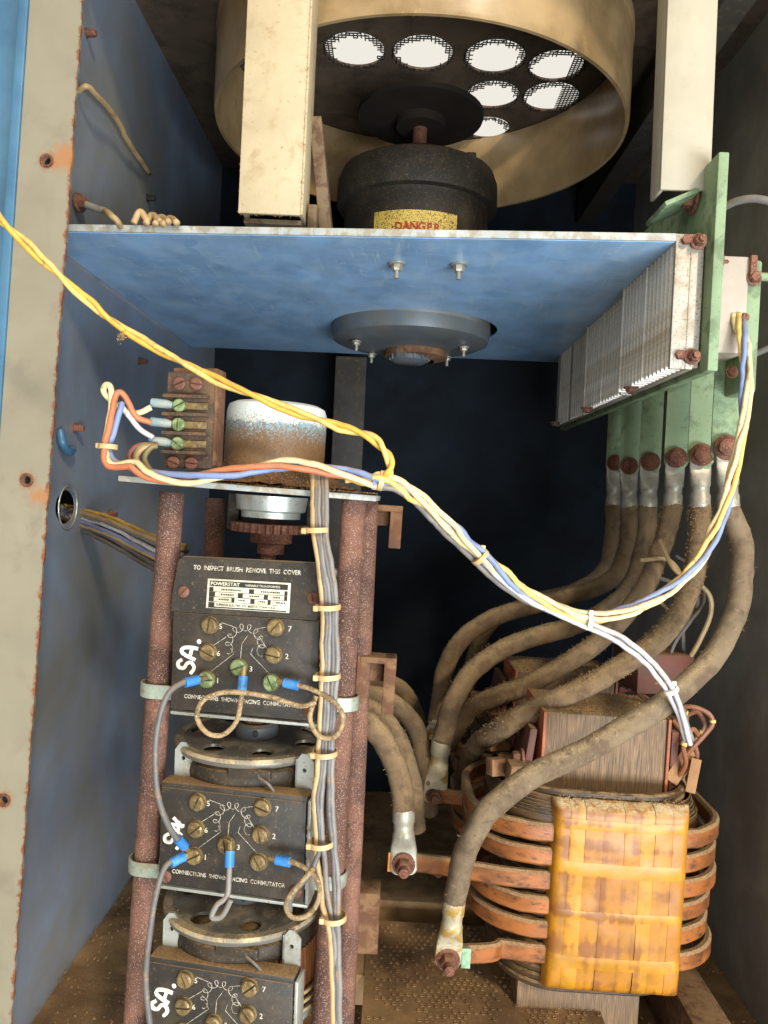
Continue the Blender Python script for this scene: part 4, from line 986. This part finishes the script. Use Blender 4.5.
# wires from the terminal block around to the loom on the plate
run = px([(128, 462, .505), (150, 474, .50), (180, 479, .496), (215, 475, .493), (255, 468, .492), (300, 465, .492), (345, 473, .494), (380, 483, .494)])
def term(j, pre, mat, lab, ph):
    tail = strand(run, .0026, 1.6, ph, 8)
    pts = px(pre) + tail
    wire('control_wire', spline(px(pre) + [tail[2]], 10)[:-1] + tail[2:], .0021, mat, lab, raw=True)
term(0, [(152, 407, .53), (138, 412, .527), (126, 411, .525), (112, 402, .523), (104, 392, .521), (106, 385, .52), (111, 387, .519), (111, 402, .518), (107, 430, .515), (106, 450, .51), (113, 464, .506)], 'w_cream', 'cream wire looping left of the terminal block', .4)
term(1, [(152, 423, .53), (138, 417, .526), (128, 402, .522), (120, 392, .519), (114, 398, .517), (110, 420, .514), (105, 445, .508), (108, 466, .505)], 'w_orange', 'orange wire looping left of the terminal block', 2.4)
term(2, [(122, 402, .522), (120, 412, .52), (114, 432, .518), (109, 448, .515), (115, 462, .51)], 'w_blue', 'blue wire looping left of the terminal block', 4.5)
wire('control_wire', px([(152, 438, .53), (140, 430, .527), (126, 412, .524), (121, 402, .522)]), .0019, 'w_greylight', 'short pale wire into lowest pole of terminal block')
tie(P(108, 447, .512), (0, .05, 1), .0055, 'cream tie on the wire loop left of the terminal block')
for j, (r_, m_) in enumerate(((17, 'w_maroon'), (13, 'w_olive'), (15, 'w_tan'), (10, 'w_olive'))):
    c = (146 + j * 3, 458, .53); wire('control_wire', px([(158, 446, .53), (c[0] - r_ * .5, 446 + j, .528), (c[0] - r_, 458, .526), (c[0] - r_ * .4, 470, .527), (158, 472, .53)]), .0019, m_, ['maroon', 'dirty olive', 'tan', 'innermost olive'][j] + ' wire curled at the foot of terminal block')
# main loom to the right
loom = px([(372, 480, .494), (395, 483, .497), (430, 508, .51), (470, 545, .53), (500, 572, .545), (535, 597, .56), (588, 618, .575), (640, 606, .582), (690, 572, .587), (720, 520, .592), (737, 455, .597), (746, 400, .60), (746, 355, .605), (741, 328, .615), (736, 316, .624)])
for j, (m_, lab) in enumerate((('w_cream', 'cream wire of the loom rising to the rectifier'), ('w_yellow2', 'pale yellow wire of the loom rising to the rectifier'), ('w_blue', 'blue wire of the loom rising to the rectifier'), ('w_cream', 'second cream wire of the loom rising to the rectifier'))):
    wire('loom_wire', strand(loom, .0030, 3.2, j * 1.57, 12, .5), .0020, m_, lab, raw=True)
gl = px([(372, 484, .498), (400, 490, .50), (432, 516, .515), (470, 553, .535), (500, 580, .55), (535, 603, .562), (588, 625, .575), (625, 643, .58), (655, 668, .585), (676, 700, .59), (689, 742, .60)])
for j, m_ in enumerate(('w_greylight', 'w_grey', 'w_greylight')):
    wire('loom_wire', strand(gl, .0026, .7, j * 2.1 + .5, 10, .3), .0020, m_, ['pale grey', 'mid grey', 'whitish grey'][j] + ' wire of the loom dropping to the transformer', raw=True, group='grey loom wires')
for p, d, lab, m_ in (((381, 482, .495), (1, .1, -.2), 'tan tie where the yellow pair joins the loom', 'tie'), ((480, 557, .536), (.75, .2, -.7), 'knotted tan tie midway down the loom', 'tie'), ((588, 621, .575), (1, .1, -.1), 'white tie where the grey wires branch off', 'tie_white'), ((671, 690, .588), (.5, .1, -.8), 'thin white tie on the grey wires over the transformer', 'tie_white')):
    tie(P(*p), d, .0062 if 'branch' in lab or 'midway' in lab else .0050, lab, m_, (.2, -.3, .9))
# grey bundle beside the right tube
def vb(j): return [(312 + j * 3.2, 470, .505), (313 + j * 3.4, 490, .494), (314 + j * 3, 530, .486), (319 + j * 3.2, 570, .482), (323 + j * 3.2, 610, .48), (322 + j * 3.6, 680, .478), (318 + j * 3.6, 752, .478), (315 + j * 3.4 + (4 if j > 2 else 0), 800, .478), (316 + j * 3.2 + (6 if j > 2 else 0), 845, .478), (322 + j * 3 + (4 if j > 2 else 0), 900, .478), (330 + j * 2, 940, .478), (333 + j * 2, 1040, .478)]
for j in range(5):
    if j in (1,): pts = vb(j)[:9] + [(312, 870, .476), (300, 884, .475), (290, 900, .475), (289, 912, .475)]
    else: pts = vb(j)
    wire('bundle_wire', px(pts), .0018, ('w_tan', 'w_dgrey', 'w_grey', 'w_dgrey', 'w_grey')[j], ['tan frayed', 'dark grey diverging', 'mid grey', 'dark grey', 'outermost grey'][j] + ' wire of the bundle running down the right tube')
for p, lab in (((316, 530, .486), 'dusty tie round the grey bundle under the top plate'), ((328, 607, .48), 'tan tie round the grey bundle beside the nameplate'), ((328, 676, .478), 'tan tie round the grey bundle at the upper clamp'), ((325, 753, .478), 'tan tie round the grey bundle at the steel disc'), ((321, 843, .478), 'tan tie round the grey bundle by the middle panel'), ((334, 917, .478), 'lowest tan tie round the grey bundle')):
    tie(P(*p), (-.06, 0, 1), .0072, lab, 'tie', (-1, -.5, -.1))
# sleeves and jumpers on the panels
def jumper(pts, r, mat, lab, sl=None):
    t = thing('jumper_wire', M4.Translation(P(*pts[0])), lab, 'wire', 'jumper wires on the variac panels')
    o = P(*pts[0]); l = [P(*p) - o for p in pts]
    MB().tube(l, r, 10, res=10, jit=r * .12 if mat == 'w_frayed' else 0, js=900).build('insulation', mat, t, ang=180)
    d = (l[1] - l[0]).normalized()
    MB().tube([l[0] - d * .001, l[0] + d * .0085], .0031, 12, raw=True).build('crimp_sleeve', 'bluesleeve', t)
    MB().tube([l[0] - d * .0065, l[0]], [.0016, .0022], 8, raw=True).build('ring_tongue', 'brass', t)
jumper([(197, 680, .490), (180, 684, .482), (165, 700, .475), (156, 740, .472), (157, 790, .472), (168, 825, .478), (180, 841, .487)], .0019, 'w_dgrey', 'dark jumper from top variac left terminal to middle variac')
jumper([(243, 678, .488), (241, 700, .484), (236, 722, .480), (222, 735, .476), (206, 732, .474), (197, 716, .474), (205, 699, .476), (230, 692, .476), (270, 697, .474), (300, 706, .472), (316, 702, .472)], .0016, 'w_frayed', 'frayed tan jumper loop from centre terminal of top variac')
jumper([(286, 683, .484), (308, 688, .479), (330, 699, .474), (343, 716, .472), (336, 736, .472), (319, 736, .472), (310, 718, .474), (316, 696, .476)], .0016, 'w_frayed', 'frayed tan jumper loop from right terminal of top variac')
jumper([(184, 846, .488), (172, 832, .48), (163, 812, .476)], .0019, 'w_dgrey', 'short dark jumper end at middle variac left terminal')
jumper([(183, 857, .488), (166, 866, .48), (156, 895, .474), (149, 940, .472), (146, 985, .472), (152, 1040, .472)], .0019, 'w_dgrey', 'dark jumper running down from middle variac left terminal')
jumper([(230, 853, .488), (229, 876, .482), (227, 896, .478), (217, 905, .476), (212, 917, .475), (222, 916, .475), (231, 900, .475)], .0018, 'w_grey', 'grey jumper hanging from centre terminal of middle variac')
jumper([(278, 860, .484), (298, 864, .479), (316, 878, .474), (319, 898, .472), (308, 915, .472), (292, 917, .472), (286, 904, .473), (296, 888, .474), (314, 868, .474)], .0016, 'w_frayed', 'frayed tan jumper loop from right terminal of middle variac')
# bundle through the wall hole
hb = [Px(62, 512, X0 - .02), P(75, 518, .80), P(110, 530, .74), (P(155, 552, .68)), P(185, 566, .66)]
HBW = [('yellow', 'topmost yellow'), ('tan', 'upper tan'), ('dgrey', 'upper dark grey'), ('grey', 'uppermost grey'), ('blue', 'blue'), ('greylight', 'pale grey'), ('dgrey', 'dark grey'), ('blue', 'lower blue'), ('grey', 'middle grey'), ('tan', 'tan'), ('greylight', 'lower pale grey'), ('dgrey', 'lower dark grey'), ('grey', 'lowest grey'), ('dgrey', 'bottom dark grey')]
for j, (c, nm) in enumerate(HBW):
    dz = .0085 - .0013 * j; dy = -.004 if j % 2 else .003
    pts = [p + V((0, dy, dz * (.75 + i * .3) + .0012 * math.sin(i * 1.7 + j))) for i, p in enumerate(hb)]
    wire('bundle_wire', pts, .0022, 'w_' + c, nm + ' wire in the bundle through the hole in left wall', group='wires through the wall hole')
tie(hb[1], hb[2] - hb[1], .0105, 'tie round the bundle just inside the wall hole')
# odd wires and fixings on the left wall
def onwall(px_, py_, d=.003): q = Px(px_, py_, X0 + d); return q
wire('control_wire', [onwall(78, 92, .002), onwall(87, 87, .012), onwall(97, 96, .014), onwall(116, 118, .012), onwall(130, 145, .009), onwall(149, 173, .004)], .0028, 'w_tan', 'stiff tan wire bent against upper left wall')
t = thing('ground_lug', M4.Translation(onwall(79, 203, .004)), 'rusty earth bolt and ring lug on left wall', 'lug')
MB().bolt((0, 0, 0), (1, -.3, 0), .006, .009).build('bolt', 'rust', t)
MB().tube([(.008, -.002, -.002), (.02, -.006, -.007), (.03, -.008, -.010)], .0036, 10, raw=True).build('barrel', 'lug', t)
wire('control_wire', [onwall(79, 203, .004) + V((.028, -.008, -.010)), Pz(108, 213, ZS + .016), Pz(118, 221, ZS + .006), Pz(120, 230, ZS + .005)], .0026, 'w_tan', 'tan earth wire running from lug down onto the shelf')
for j, (a, b) in enumerate(((140, 212), (152, 215), (161, 217), (169, 219))):
    wire('wire_end', [Pz(a - 6, 224, ZS + .005) , Pz(a, b, ZS + .016), Pz(a + 8, 222, ZS + .007)], .0028, 'w_tan', ['leftmost', 'second', 'third', 'rightmost'][j] + ' tan wire curl peeping over the shelf edge')
for a, b, m_ in ((74, 428, 'copperbolt'), (108, 514, 'rust'), (86, 33, 'rust'), (147, 198, 'dark'), (139, 361, 'rust')):
    q = onwall(a, b, .0)
    tag(MB().bolt((0, 0, 0), (1, 0, 0), .0036, .010, 1.3).build('wall_bolt', m_, None, M4.Translation(q)), 'small bolt %s' % {428: 'above the blue chip on left wall', 514: 'near the wire bundle on left wall', 33: 'high on the left wall beside the stile', 198: 'above shelf corner on left wall', 361: 'on left wall under the shelf'}[b], 'bolt')
tag(MB().tube([onwall(60, 430, .003), onwall(63, 444, .006), onwall(69, 452, .006), onwall(72, 450, .003)], .004, 10).build('blue_hook', 'bluepaint'), 'bright blue hook on the left wall beside the stile', 'hook')
